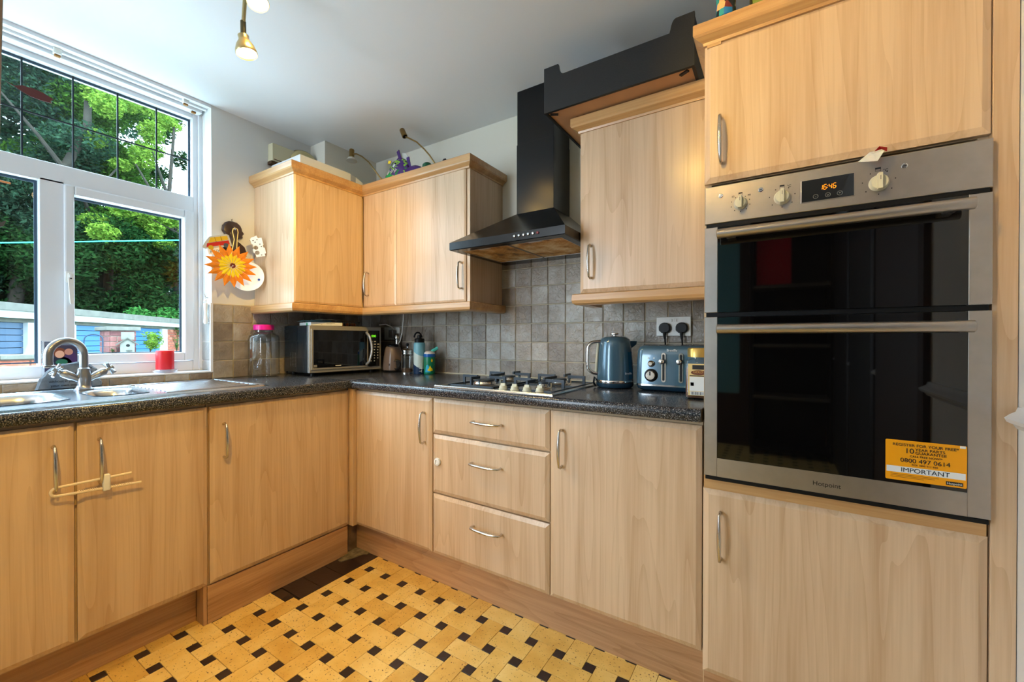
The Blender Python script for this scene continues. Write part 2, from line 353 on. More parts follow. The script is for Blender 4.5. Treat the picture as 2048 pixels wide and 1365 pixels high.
TP = .1014
xs_ = [0.004] + [1.0125 + TP * k for k in range(-9, 15)]
xs_ = [x for x in xs_ if x < 2.36] + [2.35]
rows = [TOP] + [1.210 + TP * k for k in range(-2, 5)]
bm = B(); box(bm, 0, -.003, TOP - .01, 2.36, 0.001, rows[-1]); mesh_obj('grout', bm, GROUT, wall_back)
tile_grid(wall_back, 'tile', (0, -.002, 0), X_, -Y_, xs_, rows, TILE_W, gap=.0045)
ysl = [-.004, -.0447] + [-.146 - TP * k for k in range(0, 9)]; ysl = sorted([y for y in ysl if y > -.94] + [-.956])
bm = B(); box(bm, -.001, -.956, TOP - .01, .003, 0, 1.316); mesh_obj('grout', bm, GROUT, wall_left)
tile_grid(wall_left, 'tile', (.002, 0, 0), Y_, X_, ysl, [TOP, 1.010, 1.112, 1.214, 1.314], TILE_W, gap=.0045)
# strip of cut tiles under the sill
ys2 = [-2.28, -2.17, -2.07, -1.97, -1.87, -1.77, -1.673, -1.57, -1.47, -1.366, -1.262, -1.161, -1.059, -.957]
bm = B(); box(bm, -.001, -2.28, TOP - .01, .002, -.957, .953); mesh_obj('grout', bm, GROUT, wall_left)
tile_grid(wall_left, 'tile', (.001, 0, 0), Y_, X_, ys2, [.912, .949], TILE_W, gap=.0045)
# pale tiles inside the window reveal (right side)
bm = B(); box(bm, -.118, -.9575, .957, -.001, -.955, 1.316); mesh_obj('grout', bm, WHITE, wall_left)
tile_grid(wall_left, 'tile', (0, -.9575, 0), X_, -Y_, [-.115, -.004], [.957, 1.010, 1.112, 1.214, 1.314], TILE_R, gap=.004, t=.004)
bm = B(); box(bm, -.004, -.966, .95, .010, -.9545, 1.318); mesh_obj('edge_trim', bm, UPVC, wall_left)

# floor tiles: 6 x 3 inch tiles woven round small dark squares
fx0, fy0, fp, fq = .8635, -.631, .1140, .1143
def fshape(w_, h_, nm, m, cache={}):
    k = (nm, round(w_, 4), round(h_, 4))
    if k not in cache:
        b = B(); panel(b, (-w_ / 2, -h_ / 2, -.006), X_, Y_, Z_, w_, h_, .006, .0008, .0006)
        bmesh.ops.recalc_face_normals(b, faces=b.faces); me = bpy.data.meshes.new(nm); b.to_mesh(me); b.free(); me.materials.append(m); cache[k] = me
    return cache[k]
def fput(nm, cx, cy, w_, h_, m, acc=None):
    x0, x1, y0, y1 = cx - w_ / 2, cx + w_ / 2, cy - h_ / 2, cy + h_ / 2
    if y0 > -.947: x0 = max(x0, .806)
    elif y1 > -.946 and x0 < .80: x0 = max(x0, .806)
    y1 = min(y1, -.50); x0 = max(x0, .56)
    if x1 - x0 < .01 or y1 - y0 < .01: return 0
    if acc is not None:
        panel(acc, (x0, y0, -.006), X_, Y_, Z_, x1 - x0, y1 - y0, .006, .0008, .0006); return 1
    o = bpy.data.objects.new(nm, fshape(x1 - x0, y1 - y0, nm, m)); C.objects.link(o); o.parent = floor
    o.location = ((x0 + x1) / 2, (y0 + y1) / 2, random.uniform(-.0003, .0003)); return 1
accC, accD = B(), B()
g = .0014
cells = []
for k in range(-3, 19):
    for mrow in range(-2, 32):
        cx, cy = fx0 + fp * k, fy0 - fq * mrow
        d = ((cx - 1.7) * .9) ** 2 + (cy + .6) ** 2
        cells.append((d, k, mrow, cx, cy))
cells.sort()
nt_, nd_ = 0, 0
for d, k, mrow, cx, cy in cells:
    near = cy > -1.95 and cx < 2.6
    nd_ += fput('dark_tile', cx, cy, .038 - g, .038 - g, TILE_D, None if near and nd_ < 290 else accD)
    ccx, ccy = cx + fp / 2, cy - fq / 2
    if (k + mrow) % 2: w_, h_ = .1522, .0762
    else: w_, h_ = .0762, .1522
    nt_ += fput('tile', ccx, ccy, w_ - g, h_ - g, TILE_C, None if near and nt_ < 290 else accC)
for accm, m, nm in ((accC, TILE_C, 'far_tiles'), (accD, TILE_D, 'far_dark_tiles')):
    mesh_obj(nm, accm, m, floor, kind='stuff')
for y0, y1 in ((-.50, -.622), (-.622, -.734), (-.734, -.846), (-.846, -.945)):
    b = B(); panel(b, (.60, y1 + .001, -.006), X_, Y_, Z_, .203, y0 - y1 - .002, .006, .0008, .0006); mesh_obj('border_tile', b, TILE_D, floor)
# crumbled cement patch in the corner
bm = B(); prism(bm, [(.60, -.50), (.735, -.525), (.742, -.545), (.722, -.56), (.713, -.60), (.690, -.665), (.672, -.668), (.655, -.62), (.60, -.61)], (0, 0, -.003), X_, Y_, Z_, .007)
mesh_obj('cement_patch', bm, mat('cement', (112, 98, 74), .95, bump=1, bscale=120, var=.4, nscale=40), floor)

# ------------------------------------------------------------------ window
win = bpy.data.objects.new('window_1', None); C.objects.link(win); win['kind'] = 'structure'; WO[win.name] = Vector((0, 0, 0))
XF = -.12      # room face of the frame
def frame_ring(y0, y1, z0, z1, wl_, wr, wb, wt, x0, x1, m=UPVC, bev=.003):
    bm = B()
    box(bm, x0, y0, z0, x1, y0 + wl_, z1, bev); box(bm, x0, y1 - wr, z0, x1, y1, z1, bev)
    box(bm, x0, y0 + wl_, z0, x1, y1 - wr, z0 + wb, bev); box(bm, x0, y0 + wl_, z1 - wt, x1, y1 - wr, z1, bev); return bm
bm = frame_ring(-2.26, -.959, .957, 2.362, .05, .038, .052, .046, XF - .07, XF)
box(bm, XF - .07, -2.22, 1.808, XF, -.99, 1.893, .003)           # transom
box(bm, XF - .07, -1.552, 1.0, XF, -1.478, 1.82, .003)           # mullion
box(bm, XF, -.974, .957, XF + .016, -.957, 2.362, .002)          # edge bead by the reveal
box(bm, XF, -2.26, 2.338, XF + .05, -.97, 2.362, .003)
mesh_obj('frame', bm, UPVC, win)
cs = mesh_obj('casement', frame_ring(-1.480, -.994, 1.012, 1.811, .032, .044, .044, .042, XF - .05, XF + .012, bev=.006), UPVC, win)
def pane(y0, y1, z0, z1, parent, x=XF - .035):
    bm = B(); box(bm, x - .003, y0, z0, x, y1, z1); mesh_obj('pane', bm, GLASS, parent)
    bm = frame_ring(y0, y1, z0, z1, .007, .010, .006, .012, x, x + .004, bev=0); mesh_obj('gasket', bm, BEAD, parent)
pane(-1.450, -1.036, 1.054, 1.771, cs); pane(-2.21, -1.553, 1.020, 1.809, win); pane(-2.21, -.996, 1.893, 2.317, win)
for y in (-1.142, -1.2915, -1.443, -1.595, -1.747, -1.90, -2.05):
    bm = B(); box(bm, XF - .036, y - .003, 1.893, XF - .030, y + .003, 2.316); mesh_obj('lead_bar', bm, LEAD, win)
bm = B(); box(bm, XF - .036, -2.21, 2.092, XF - .0305, -.996, 2.098); mesh_obj('lead_bar', bm, LEAD, win)
# handle
bm = B(); box(bm, XF + .012, -1.478, 1.375, XF + .020, -1.456, 1.425, .003); box(bm, XF + .016, -1.472, 1.395, XF + .046, -1.460, 1.410, .003)
loft(bm, [[(XF + .034 + a, -1.466 + b * s + dy, z) for a, b in ((-.005, -.008), (.007, -.008), (.007, .008), (-.005, .008))] for z, s, dy in ((1.415, .9, 0), (1.40, 1, 0), (1.34, .9, .002), (1.286, .75, .004), (1.280, .5, .004))])
hd = mesh_obj('handle', bm, WHITEP, cs, smooth=True)
bm = B(); lathe(bm, [(.003, 0), (.003, .002)], (XF + .041, -1.466, 1.392), 10, rotm(X_)); mesh_obj('keyhole', bm, BLACKP, hd)
# sill board, tiled sill edge
bm = B(); box(bm, XF - .07, WY1, .949, .008, WY0, .957, .002); mesh_obj('sill', bm, UPVC, win)
# curtain-track strip under the head of the opening
bm = B(); box(bm, -.062, WY1, 2.352, -.046, -.96, 2.362); box(bm, -.012, WY1, 2.353, .004, -.958, 2.3685); mesh_obj('head_bead', bm, UPVC, win)
def bracket(y, x, label):
    t = thing('blind_bracket', label, 'bracket', (x, y, 2.35), group=None)
    b = B(); box(b, x - .012, y - .012, 2.338, x + .012, y + .012, 2.362, .002); mesh_obj('clip', b, WHITEP, t)
    b = B(); box(b, x - .010, y - .008, 2.330, x + .004, y + .010, 2.339, .001); mesh_obj('rusty_screw_plate', b, mat('rust', (150, 104, 52), .7, var=.3, nscale=90), t)
bracket(-1.51, -.05, 'white blind bracket with rusty plate, on the window head at far left')
bracket(-1.06, -.03, 'small blind bracket on the window head above the right-hand leaded panes')
bracket(-1.005, -.085, 'rust-stained blind bracket in the top right corner of the window')

# ------------------------------------------------------------------ kitchen units
def bow_handle(name, parent, P0, P1, N, foot=.028, r=.0070):
    """bow handle between two fixing points on the face, standing off along N"""
    P0, P1, N = Vector(P0), Vector(P1), Vector(N); D = (P1 - P0).normalized(); L_ = (P1 - P0).length
    pts = [P0 + D * .004, P0 - D * .000 + N * foot * .55, P0 + D * .006 + N * foot]
    rs = [r * .75, r * .75, r * .7]
    for i in range(1, 8):
        s = i / 8; pts.append(P0 + D * (.006 + (L_ - .012) * s) + N * (foot + .007 * math.sin(PI * s))); rs.append(r * (.72 + .42 * math.sin(PI * s)))
    pts += [P1 - D * .006 + N * foot, P1 + N * foot * .55, P1 - D * .004]; rs += [r * .7, r * .75, r * .75]
    bm = B(); tube(bm, pts, rs, 10, sx=.8, up=tuple(N)); return mesh_obj(name, bm, SATIN, parent, smooth=True, ang=50)

YD = -.5805            # face of the right-hand doors
XL = .664              # face of the left-hand doors
CARC = mat('carcass_melamine', (204, 176, 138), .5)
def door_y(parent, x0, x1, z0, z1, yf=YD, h=None, hside=None, nm='door', lab=None):
    bm = B(); panel(bm, (x0, yf + .018, z0), X_, Z_, -Y_, x1 - x0, z1 - z0); d = mesh_obj(nm, bm, W_DOOR, parent)
    if h: bow_handle('handle', d, (h[0], yf, h[2]), (h[1], yf, h[3]), -Y_)
    return d
def door_x(parent, y0, y1, z0, z1, xf=XL, h=None):
    bm = B(); panel(bm, (xf - .018, y0, z0), Y_, Z_, X_, y1 - y0, z1 - z0); d = mesh_obj('door', bm, W_DOOR, parent)
    if h: bow_handle('handle', d, (xf, h[0], h[1]), (xf, h[2], h[3]), X_)
    return d
ZB, ZT = .159, .859
# left run
t = thing('base_cabinet', 'double-door beech sink cabinet under the window with strap-locked handles', 'cabinet', (.33, -1.7, 0))
bm = B(); box(bm, .03, -2.15, .15, XL - .020, -1.240, .868); mesh_obj('body', bm, CARC, t)
door_x(t, -2.06, -1.605, ZB, ZT, h=(-1.652, .797, -1.650, .657)); door_x(t, -1.5975, -1.2385, ZB, ZT, h=(-1.549, .800, -1.548, .655))
t = thing('base_cabinet', 'single-door beech corner cabinet left of the inner corner post', 'cabinet', (.33, -.9, 0))
bm = B(); box(bm, .03, -1.236, .15, XL - .020, -.60, .868); mesh_obj('body', bm, CARC, t)
door_x(t, -1.2290, -.597, ZB, ZT, h=(-1.184, .788, -1.182, .648))
t = thing('base_cabinet', 'last beech cabinet of the left run, beyond the sink, left of the picture', 'cabinet', (.33, -2.5, 0))
bm = B(); box(bm, .03, -2.94, .15, XL - .020, -2.152, .868); mesh_obj('body', bm, CARC, t)
door_x(t, -2.50, -2.068, ZB, ZT, h=(-2.11, .800, -2.11, .655)); door_x(t, -2.93, -2.507, ZB, ZT, h=(-2.55, .800, -2.55, .655))
# right run
t = thing('base_cabinet', 'narrow beech base cabinet with one door, right beside the inner corner', 'cabinet', (.95, -.3, 0))
bm = B(); box(bm, XL + .002, -.560, .15, 1.226, -.03, .868); mesh_obj('body', bm, CARC, t)
bm = B(); box(bm, .648, -.594, .152, .6875, -.560, .868, .002); mesh_obj('corner_post', bm, W_DOOR, t)
door_y(t, .690, 1.2245, ZB, ZT, h=(1.185, 1.185, .793, .652))
t = thing('base_cabinet', 'beech cabinet of three stacked drawers under the gas hob', 'cabinet', (1.53, -.3, 0))
bm = B(); box(bm, 1.228, -.560, .15, 1.826, -.03, .868); mesh_obj('body', bm, CARC, t)
for z0, z1, hx0, hx1, hz in ((.7035, ZT, 1.465, 1.611, .780), (.4345, .6965, 1.457, 1.607, .604), (ZB, .4275, 1.463, 1.612, .338)):
    bm = B(); panel(bm, (1.2315, YD + .018, z0), X_, Z_, -Y_, .590, z1 - z0); d = mesh_obj('drawer', bm, W_DOOR, t)
    bow_handle('handle', d, (hx0, YD, hz), (hx1, YD, hz), -Y_)
    if abs(z0 - .4345) < .01:
        bm = B(); lathe(bm, [(.016, 0), (.018, .004), (.016, .010), (.009, .012), (.0085, .008), (0, .008)], (1.266, YD, .578), 20, rotm(-Y_)); mesh_obj('lock_button', bm, WHITEP, d, smooth=True)
t = thing('base_cabinet', 'wide one-door beech base cabinet between the drawers and the oven tower', 'cabinet', (2.09, -.3, 0))
bm = B(); box(bm, 1.828, -.560, .15, 2.350, -.03, .868); mesh_obj('body', bm, CARC, t)
door_y(t, 1.8255, 2.349, ZB, ZT, h=(1.877, 1.876, .794, .655))
# plinths
bm = B(); box(bm, .635, -1.236, .0, .653, -.6, .150, .001); tag(mesh_obj('plinth', bm, W_PLY), 'knotty brown plinth board under the left corner cabinet', 'plinth')
bm = B(); box(bm, .570, -2.94, .0, .588, -1.250, .150, .001); tag(mesh_obj('plinth', bm, W_PLY), 'set-back brown plinth board under the sink cabinet', 'plinth')
bm = B(); box(bm, .590, -1.250, .0, .652, -1.237, .158, .001); tag(mesh_obj('plinth_end', bm, W_PLZ), 'upright chipped end board between the two left plinths', 'plinth')
bm = B(); box(bm, .615, -.597, .0, .634, -.520, .156, .001); tag(mesh_obj('plinth_return', bm, mat('dirty_board', (120, 96, 76), .9, bump=.8, bscale=80, var=.3, nscale=20)), 'dirty grey-brown board in the floor corner between the plinths', 'plinth')
bm = B(); box(bm, .634, -.531, .0, 2.352, -.513, .155, .001); tag(mesh_obj('plinth', bm, W_PLX), 'long brown plinth board under the right-hand run to the oven tower', 'plinth')

# worktop: one L-shaped laminate slab with rounded nose
bm = B()
nose = [(0, 0), (.032, 0)]
def nose_pts(depth):
    r = .014; th = TOP - .873; out = [(0, 0), (depth - .008, 0)]
    for i in range(7): a = -PI / 2 + (PI) * i / 6; out.append((depth - .008 + .008 * math.cos(a) if i < 3 else depth - r + r * math.cos(a), (.008 + .008 * math.sin(a)) if i < 3 else th - r + r * math.sin(a)))
    out.append((0, th)); return out
def slab(bm, O, U, N, depth, length, cut=0):
    """profile across U, swept along N, front end mitred by cut"""
    pts = nose_pts(depth); O, U, N = Vector(O), Vector(U), Vector(N)
    a = [bm.verts.new(O + U * p[0] + Z_ * p[1] + N * (p[0] * cut)) for p in pts]; b = [bm.verts.new(O + U * p[0] + Z_ * p[1] + N * length) for p in pts]
    bm.faces.new(a[::-1]); bm.faces.new(b)
    for i in range(len(pts)): bm.faces.new([a[i], a[(i + 1) % len(pts)], b[(i + 1) % len(pts)], b[i]])
worktop = thing('worktop', 'dark speckled L-shaped worktop with rounded front edge', 'worktop', (0.01, -.01, .873))
# left leg pieces leave the sink opening free
D0, D1 = .608, .688
bm = B()
def lface(pts_u, y0, y1):
    pass
slab(bm, (.002, -.608 - .0, .873), X_, -Y_, .688, .35, 0)                      # short piece of the left leg up to the sink
mesh_left = bm
bm2 = B(); box(bm2, .002, -2.95, .873, .085, -.958, TOP); mesh_obj('rear_strip', bm2, WORKTOP, worktop)
fr_ = B(); slab(fr_, (.585, -.958, .873), X_, -Y_, .103, 1.992, 0); mesh_obj('front_strip', fr_, WORKTOP, worktop, smooth=True, ang=50)
bm = B(); box(bm, .085, -2.95, .873, .590, -2.166, TOP); mesh_obj('end_piece', bm, WORKTOP, worktop)
mesh_obj('left_leg', mesh_left, WORKTOP, worktop, smooth=True, ang=50)
bm = B(); box(bm, .002, -.608, .873, .674, -.004, TOP); mesh_obj('corner_piece', bm, WORKTOP, worktop)
bm = B(); slab(bm, (.6735, -.004, .873), -Y_, X_, .604, 2.350 - .6735, 0); mesh_obj('right_leg', bm, WORKTOP, worktop, smooth=True, ang=50)
bm = B(); box(bm, .663, -.609, .9125, .666, -.45, .9135); bmesh.ops.rotate(bm, verts=bm.verts, cent=(.67, -.6, .913), matrix=Matrix.Rotation(math.radians(0), 3, 'Z')); mesh_obj('joint_strip', bm, STEEL, worktop)
bm = B(); box(bm, .6, -.012, TOP, 2.35, -.006, TOP + .006, .002); mesh_obj('sealant', bm, mat('sealant', (206, 196, 170), .6), worktop)

# wall cabinets -------------------------------------------------------
def moulding(bm, prof, path, closed=False):
    """sweep a profile (out, up) along a horizontal path with mitred corners; outward = right of travel"""
    P_ = [Vector(p) for p in path]; rings = []
    for i, p in enumerate(P_):
        d0 = (P_[i] - P_[i - 1]).normalized() if i else None; d1 = (P_[i + 1] - P_[i]).normalized() if i < len(P_) - 1 else None
        n0 = Vector((d0.y, -d0.x, 0)) if d0 else None; n1 = Vector((d1.y, -d1.x, 0)) if d1 else None
        if n0 is None: m_ = n1
        elif n1 is None: m_ = n0
        else: m_ = (n0 + n1); m_ = m_ / (m_.dot(n0))
        rings.append([p + m_ * a + Z_ * b for a, b in prof])
    return loft(bm, rings)
CORN = [(-.02, 0), (.004, 0), (.006, .008), (.026, .020), (.030, .026), (.030, .056), (.026, .060), (-.02, .060)]
PELM = [(-.03, -.046), (.012, -.046), (.022, -.040), (.026, -.028), (.024, -.004), (.018, .0), (-.03, 0)]
def trims(parent, path, zc, zp):
    mesh_obj('cornice', moulding(B(), CORN, [(x, y, zc) for x, y in path]), W_TRIMX, parent)
    mesh_obj('pelmet', moulding(B(), PELM, [(x, y, zp) for x, y in path]), W_TRIMX, parent)
wc = thing('wall_cabinet', 'L-shaped corner wall cabinet with three doors left of the black hood', 'cabinet', (.4, -.3, 1.31))
bm = B(); box(bm, .002, -.722, 1.318, .386, -.002, 2.019); box(bm, .386, -.290, 1.318, 1.206, -.002, 2.019); mesh_obj('body', bm, CARC, wc)
bm = B(); box(bm, .002, -.741, 1.3185, .3860, -.7225, 2.019, .001); mesh_obj('end_panel', bm, W_DOOR, wc)
bm = B(); box(bm, 1.2065, -.3000, 1.3185, 1.226, -.002, 2.019, .001); mesh_obj('end_panel', bm, W_DOOR, wc)
bm = B(); panel(bm, (.3864, -.7405, 1.320), Y_, Z_, X_, .430, .697, .018, .010, .004); mesh_obj('door', bm, W_DOOR, wc)
bm = B(); panel(bm, (.4050, -.2910, 1.320), X_, Z_, -Y_, .286, .697, .018, .010, .004); d = mesh_obj('door', bm, W_DOOR, wc)
bow_handle('handle', d, (.457, -.309, 1.527), (.457, -.309, 1.386), -Y_)
bm = B(); panel(bm, (.6925, -.2910, 1.320), X_, Z_, -Y_, .512, .697, .018, .010, .004); d = mesh_obj('door', bm, W_DOOR, wc)
bow_handle('handle', d, (1.179, -.309, 1.521), (1.179, -.309, 1.384), -Y_)
trims(wc, [(.002, -.741), (.4045, -.741), (.4045, -.309), (1.226, -.309), (1.226, -.002)], 1.994, 1.316)
wc2 = thing('wall_cabinet', 'single-door pale wall cabinet between the hood and the oven tower', 'cabinet', (2.1, -.17, 1.31))
bm = B(); box(bm, 1.841, -.321, 1.318, 2.350, -.002, 2.006); mesh_obj('body', bm, CARC, wc2)
d = door_y(wc2, 1.842, 2.349, 1.320, 2.004, yf=-.340, h=(1.892, 1.893, 1.515, 1.378))
mesh_obj('cornice', moulding(B(), CORN, [(1.841, -.002, 1.990), (1.841, -.340, 1.990), (2.350, -.340, 1.990)]), W_TRIMX, wc2)
mesh_obj('pelmet', moulding(B(), PELM, [(1.841, -.15, 1.316), (1.841, -.340, 1.316), (2.350, -.340, 1.316)]), W_TRIMX, wc2)

# tall oven housing ---------------------------------------------------
YT = -.587
tall = thing('oven_housing', 'tall beech tower cabinet holding the built-in double oven', 'cabinet', (2.67, -.3, 0))
bm = B(); box(bm, 2.352, -.560, .02, 2.372, -.002, 2.03); box(bm, 2.940, -.560, .02, 2.960, -.002, 2.03); box(bm, 2.372, -.56, .02, 2.94, -.54, .70)
box(bm, 2.372, -.56, 1.60, 2.94, -.002, 2.03); box(bm, 2.372, -.30, .70, 2.94, -.002, 1.60); mesh_obj('body', bm, CARC, tall)
bm = B(); box(bm, 2.9575, -.584, .0, 2.9985, -.002, 2.36, .001); mesh_obj('filler_panel', bm, W_DOOR, tall)
bm = B(); box(bm, 2.356, -.582, .672, 2.952, -.560, .714); mesh_obj('rail', bm, W_TRIMX, tall)
door_y(tall, 2.3535, 2.9545, .108, .672, yf=YT, h=(2.401, 2.402, .610, .466))
door_y(tall, 2.3545, 2.9555, 1.600, 2.024, yf=YT, h=(2.399, 2.401, 1.790, 1.650))
mesh_obj('cornice', moulding(B(), CORN, [(2.356, -.30, 2.016), (2.356, -.587, 2.016), (2.998, -.587, 2.016)]), W_TRIMX, tall)
bm = B(); box(bm, 2.362, -.5905, 2.008, 2.40, -.5705, 2.017); mesh_obj('hinge_clip', bm, W_TRIMX, tall)
bm = B(); box(bm, 2.355, -.565, .0, 2.958, -.547, .107); mesh_obj('plinth', bm, W_PLX, tall)

# ------------------------------------------------------------------ double oven
ov = thing('double_oven', 'stainless built-in double oven with black glass doors and orange clock', 'oven', (2.655, -.55, .70))
OX0, OX1, OY = 2.3585, 2.9535, -.602
bm = B(); box(bm, 2.376, -.583, .706, 2.936, -.31, 1.585); mesh_obj('body', bm, BLACKP, ov)
bm = B(); panel(bm, (OX0, OY + .018, 1.472), X_, Z_, -Y_, OX1 - OX0, .110, .018, .0015, .0015); cp = mesh_obj('control_panel', bm, STEEL, ov)
def knob(x, z, r=.0165):
    b = B(); lathe(b, [(r + .001, 0), (r + .001, .003), (r, .005), (r - .001, .013), (r - .003, .015), (0, .015)], (x, OY, z), 32, rotm(-Y_))
    k = mesh_obj('knob', b, CREAMP, cp, smooth=True)
    b = B(); loft(b, [[(x + sx * .0052 * s, OY - y, z + sz * r * 1.02 * q) for sx, sz in ((-1, -1), (1, -1), (1, 1), (-1, 1))] for y, s, q in ((.012, 1, 1), (.026, .8, .98))]); mesh_obj('grip', b, CREAMP, cp)
    b = B(); box(b, x - .0007, OY - .0266, z + .002, x + .0007, OY - .0258, z + .012); mesh_obj('pointer', b, mat('grey_mark', (120, 118, 112), .5), cp)
knob(2.453, 1.520, .0165); knob(2.554, 1.519, .0185); knob(2.757, 1.518, .0190)
bm = B(); box(bm, 2.5965, OY - .0015, 1.4945, 2.7105, OY + .002, 1.5555, .001); dp = mesh_obj('display_frame', bm, STEEL, ov)
bm = B(); box(bm, 2.5985, OY - .0022, 1.4965, 2.7085, OY + .002, 1.5535); ds = mesh_obj('display', bm, BLACKG, ov)
AMB = mat('amber_digits', (255, 140, 10), .5, emit=(255, 140, 10), estr=1.1)
GREY = mat('grey_print', (130, 128, 124), .6); DARKP = mat('dark_print', (28, 26, 26), .6)
# seven segment clock reading 16:46
SEG = {'1': 'bc', '6': 'afgedc', '4': 'fgbc'}
def seven(bmx, ch, x, z, w_, h_, y, t_=.0016):
    s = {'a': ((0, h_), (w_, h_)), 'b': ((w_, h_), (w_, h_ / 2)), 'c': ((w_, h_ / 2), (w_, 0)), 'd': ((0, 0), (w_, 0)), 'e': ((0, 0), (0, h_ / 2)), 'f': ((0, h_ / 2), (0, h_)), 'g': ((0, h_ / 2), (w_, h_ / 2))}
    for k in SEG[ch]:
        (a, b_), (c_, d_) = s[k]; sl = .12
        if a == c_:
            lo, hi = min(b_, d_) + .0008, max(b_, d_) - .0008
            prism(bmx, [(a - t_ / 2 + sl * lo, lo), (a + t_ / 2 + sl * lo, lo), (a + t_ / 2 + sl * hi, hi), (a - t_ / 2 + sl * hi, hi)], (x, y, z), X_, Z_, -Y_, .0004)
        else: prism(bmx, [(a + .0006 + sl * b_, b_ - t_ / 2), (c_ - .0006 + sl * b_, b_ - t_ / 2), (c_ - .0006 + sl * b_, b_ + t_ / 2), (a + .0006 + sl * b_, b_ + t_ / 2)], (x, y, z), X_, Z_, -Y_, .0004)
bm = B(); zz = 1.523
for ch, x in (('1', 2.637), ('6', 2.6455), ('4', 2.6565), ('6', 2.6655)): seven(bm, ch, x, zz, .0058, .0125, OY - .0022)
for z in (zz + .004, zz + .009): box(bm, 2.6535, OY - .0026, z - .0007, 2.6549, OY - .0022, z + .0007)
mesh_obj('clock_digits', bm, AMB, ov)
for x, s in ((2.629, '-'), (2.655, 'o'), (2.680, '+')):
    bm = B(); lathe(bm, [(.0058, 0), (.0058, .0006), (.005, .0006), (.005, 0)], (x, OY - .0022, 1.5075), 20, rotm(-Y_), cap=False); mesh_obj('touch_ring', bm, GREY, ov)
    text('lettering', s, (x, OY - .0027, 1.5050), X_, Z_, .009, GREY, ov, 'CENTER')
for x, z in ((2.402, 1.551), (2.503, 1.550), (2.805, 1.551)):
    bm = B(); lathe(bm, [(.0062, 0), (.006, .0012), (.0045, .0014), (.0042, .0005), (0, .0005)], (x, OY, z), 20, rotm(-Y_)); mesh_obj('screw', bm, CHROME, ov, smooth=True)
    bm = B(); box(bm, x - .0032, OY - .001, z - .0007, x + .0032, OY - .0003, z + .0007); mesh_obj('screw_slot', bm, DARKP, ov)
# printed symbols on the panel
bm = B()
def sq(bmx, x, z, w_, h_, fill=.45):
    y = OY - .0003
    for a in ((x - w_ / 2, z - h_ / 2, x + w_ / 2, z - h_ / 2 + .0006), (x - w_ / 2, z - h_ / 2, x - w_ / 2 + .0006, z + h_ / 2), (x + w_ / 2 - .0006, z - h_ / 2, x + w_ / 2, z + h_ / 2), (x - w_ / 2, z + h_ / 2 - h_ * fill, x + w_ / 2, z + h_ / 2)): box(bmx, a[0], y - .0003, a[1], a[2], y + .0002, a[3])
sq(bm, 2.453, 1.548, .010, .008); sq(bm, 2.554, 1.549, .011, .009); sq(bm, 2.7555, 1.553, .011, .009)
for kx, n, r in ((2.453, 9, .0245), (2.554, 7, .030), (2.757, 7, .032)):
    for i in range(n):
        a = math.radians(60 - i * (300 / (n - 1)) ) if n > 1 else 0
        x, z = kx + r * math.cos(a), 1.5195 + r * .9 * math.sin(a); sq(bm, x, z, .0022, .0024, .9)
sq(bm, 2.434, 1.543, .006, .005, .3); sq(bm, 2.475, 1.541, .007, .005, .4)
mesh_obj('printed_symbols', bm, DARKP, ov, kind='stuff')
for x in (2.565, 2.765): text('lettering', '°C', (x, OY - .0005, 1.545), X_, Z_, .009, DARKP, ov)
def oven_door(z0, z1, gz0, gz1, hz):
    """full glass door with steel side strips (and bottom rail) and a bar handle"""
    gx0, gx1 = 2.3935, 2.9155
    b = B(); box(b, gx0, OY + .0005, gz0, gx1, OY + .018, gz1, .0005); dr = mesh_obj('door', b, BLACKG, ov)
    for x0, x1 in ((OX0, gx0), (gx1, OX1)):
        b = B(); panel(b, (x0, OY + .020, z0), X_, Z_, -Y_, x1 - x0, z1 - z0, .020, .001, .001); mesh_obj('side_strip', b, STEEL, dr)
    if gz0 - z0 > .004:
        b = B(); panel(b, (gx0, OY + .020, z0), X_, Z_, -Y_, gx1 - gx0, gz0 - z0, .020, .0003, .0003); mesh_obj('bottom_rail', b, STEEL, dr)
    b = B(); lathe(b, [(.011, 0), (.0135, .002), (.0135, .516), (.011, .518)], (2.396, -.650, hz), 24, rotm(X_)); mesh_obj('handle', b, STEEL, dr, smooth=True)
    for x in (2.43, 2.88):
        b = B(); box(b, x - .012, -.645, hz - .007, x + .012, OY, hz + .007, .002); mesh_obj('handle_mount', b, STEEL, dr)
    return dr
ud = oven_door(1.2065, 1.4605, 1.2065, 1.4600, 1.429)
ld = oven_door(.7170, 1.1930, .7725, 1.1920, 1.1565)
for z0_, z1_, dy in ((1.461, 1.4715, .004), (1.1935, 1.206, .006), (.707, .7165, -.002)):
    bm = B(); box(bm, OX0 + .004, OY + dy, z0_, OX1 - .004, OY + .03, z1_); mesh_obj('gap_seal', bm, BLACKP, ov)
text('lettering', 'Hotpoint', (2.655, OY - .0004, .7370), X_, Z_, .0165, DARKP, ov, 'CENTER', xs=.98)
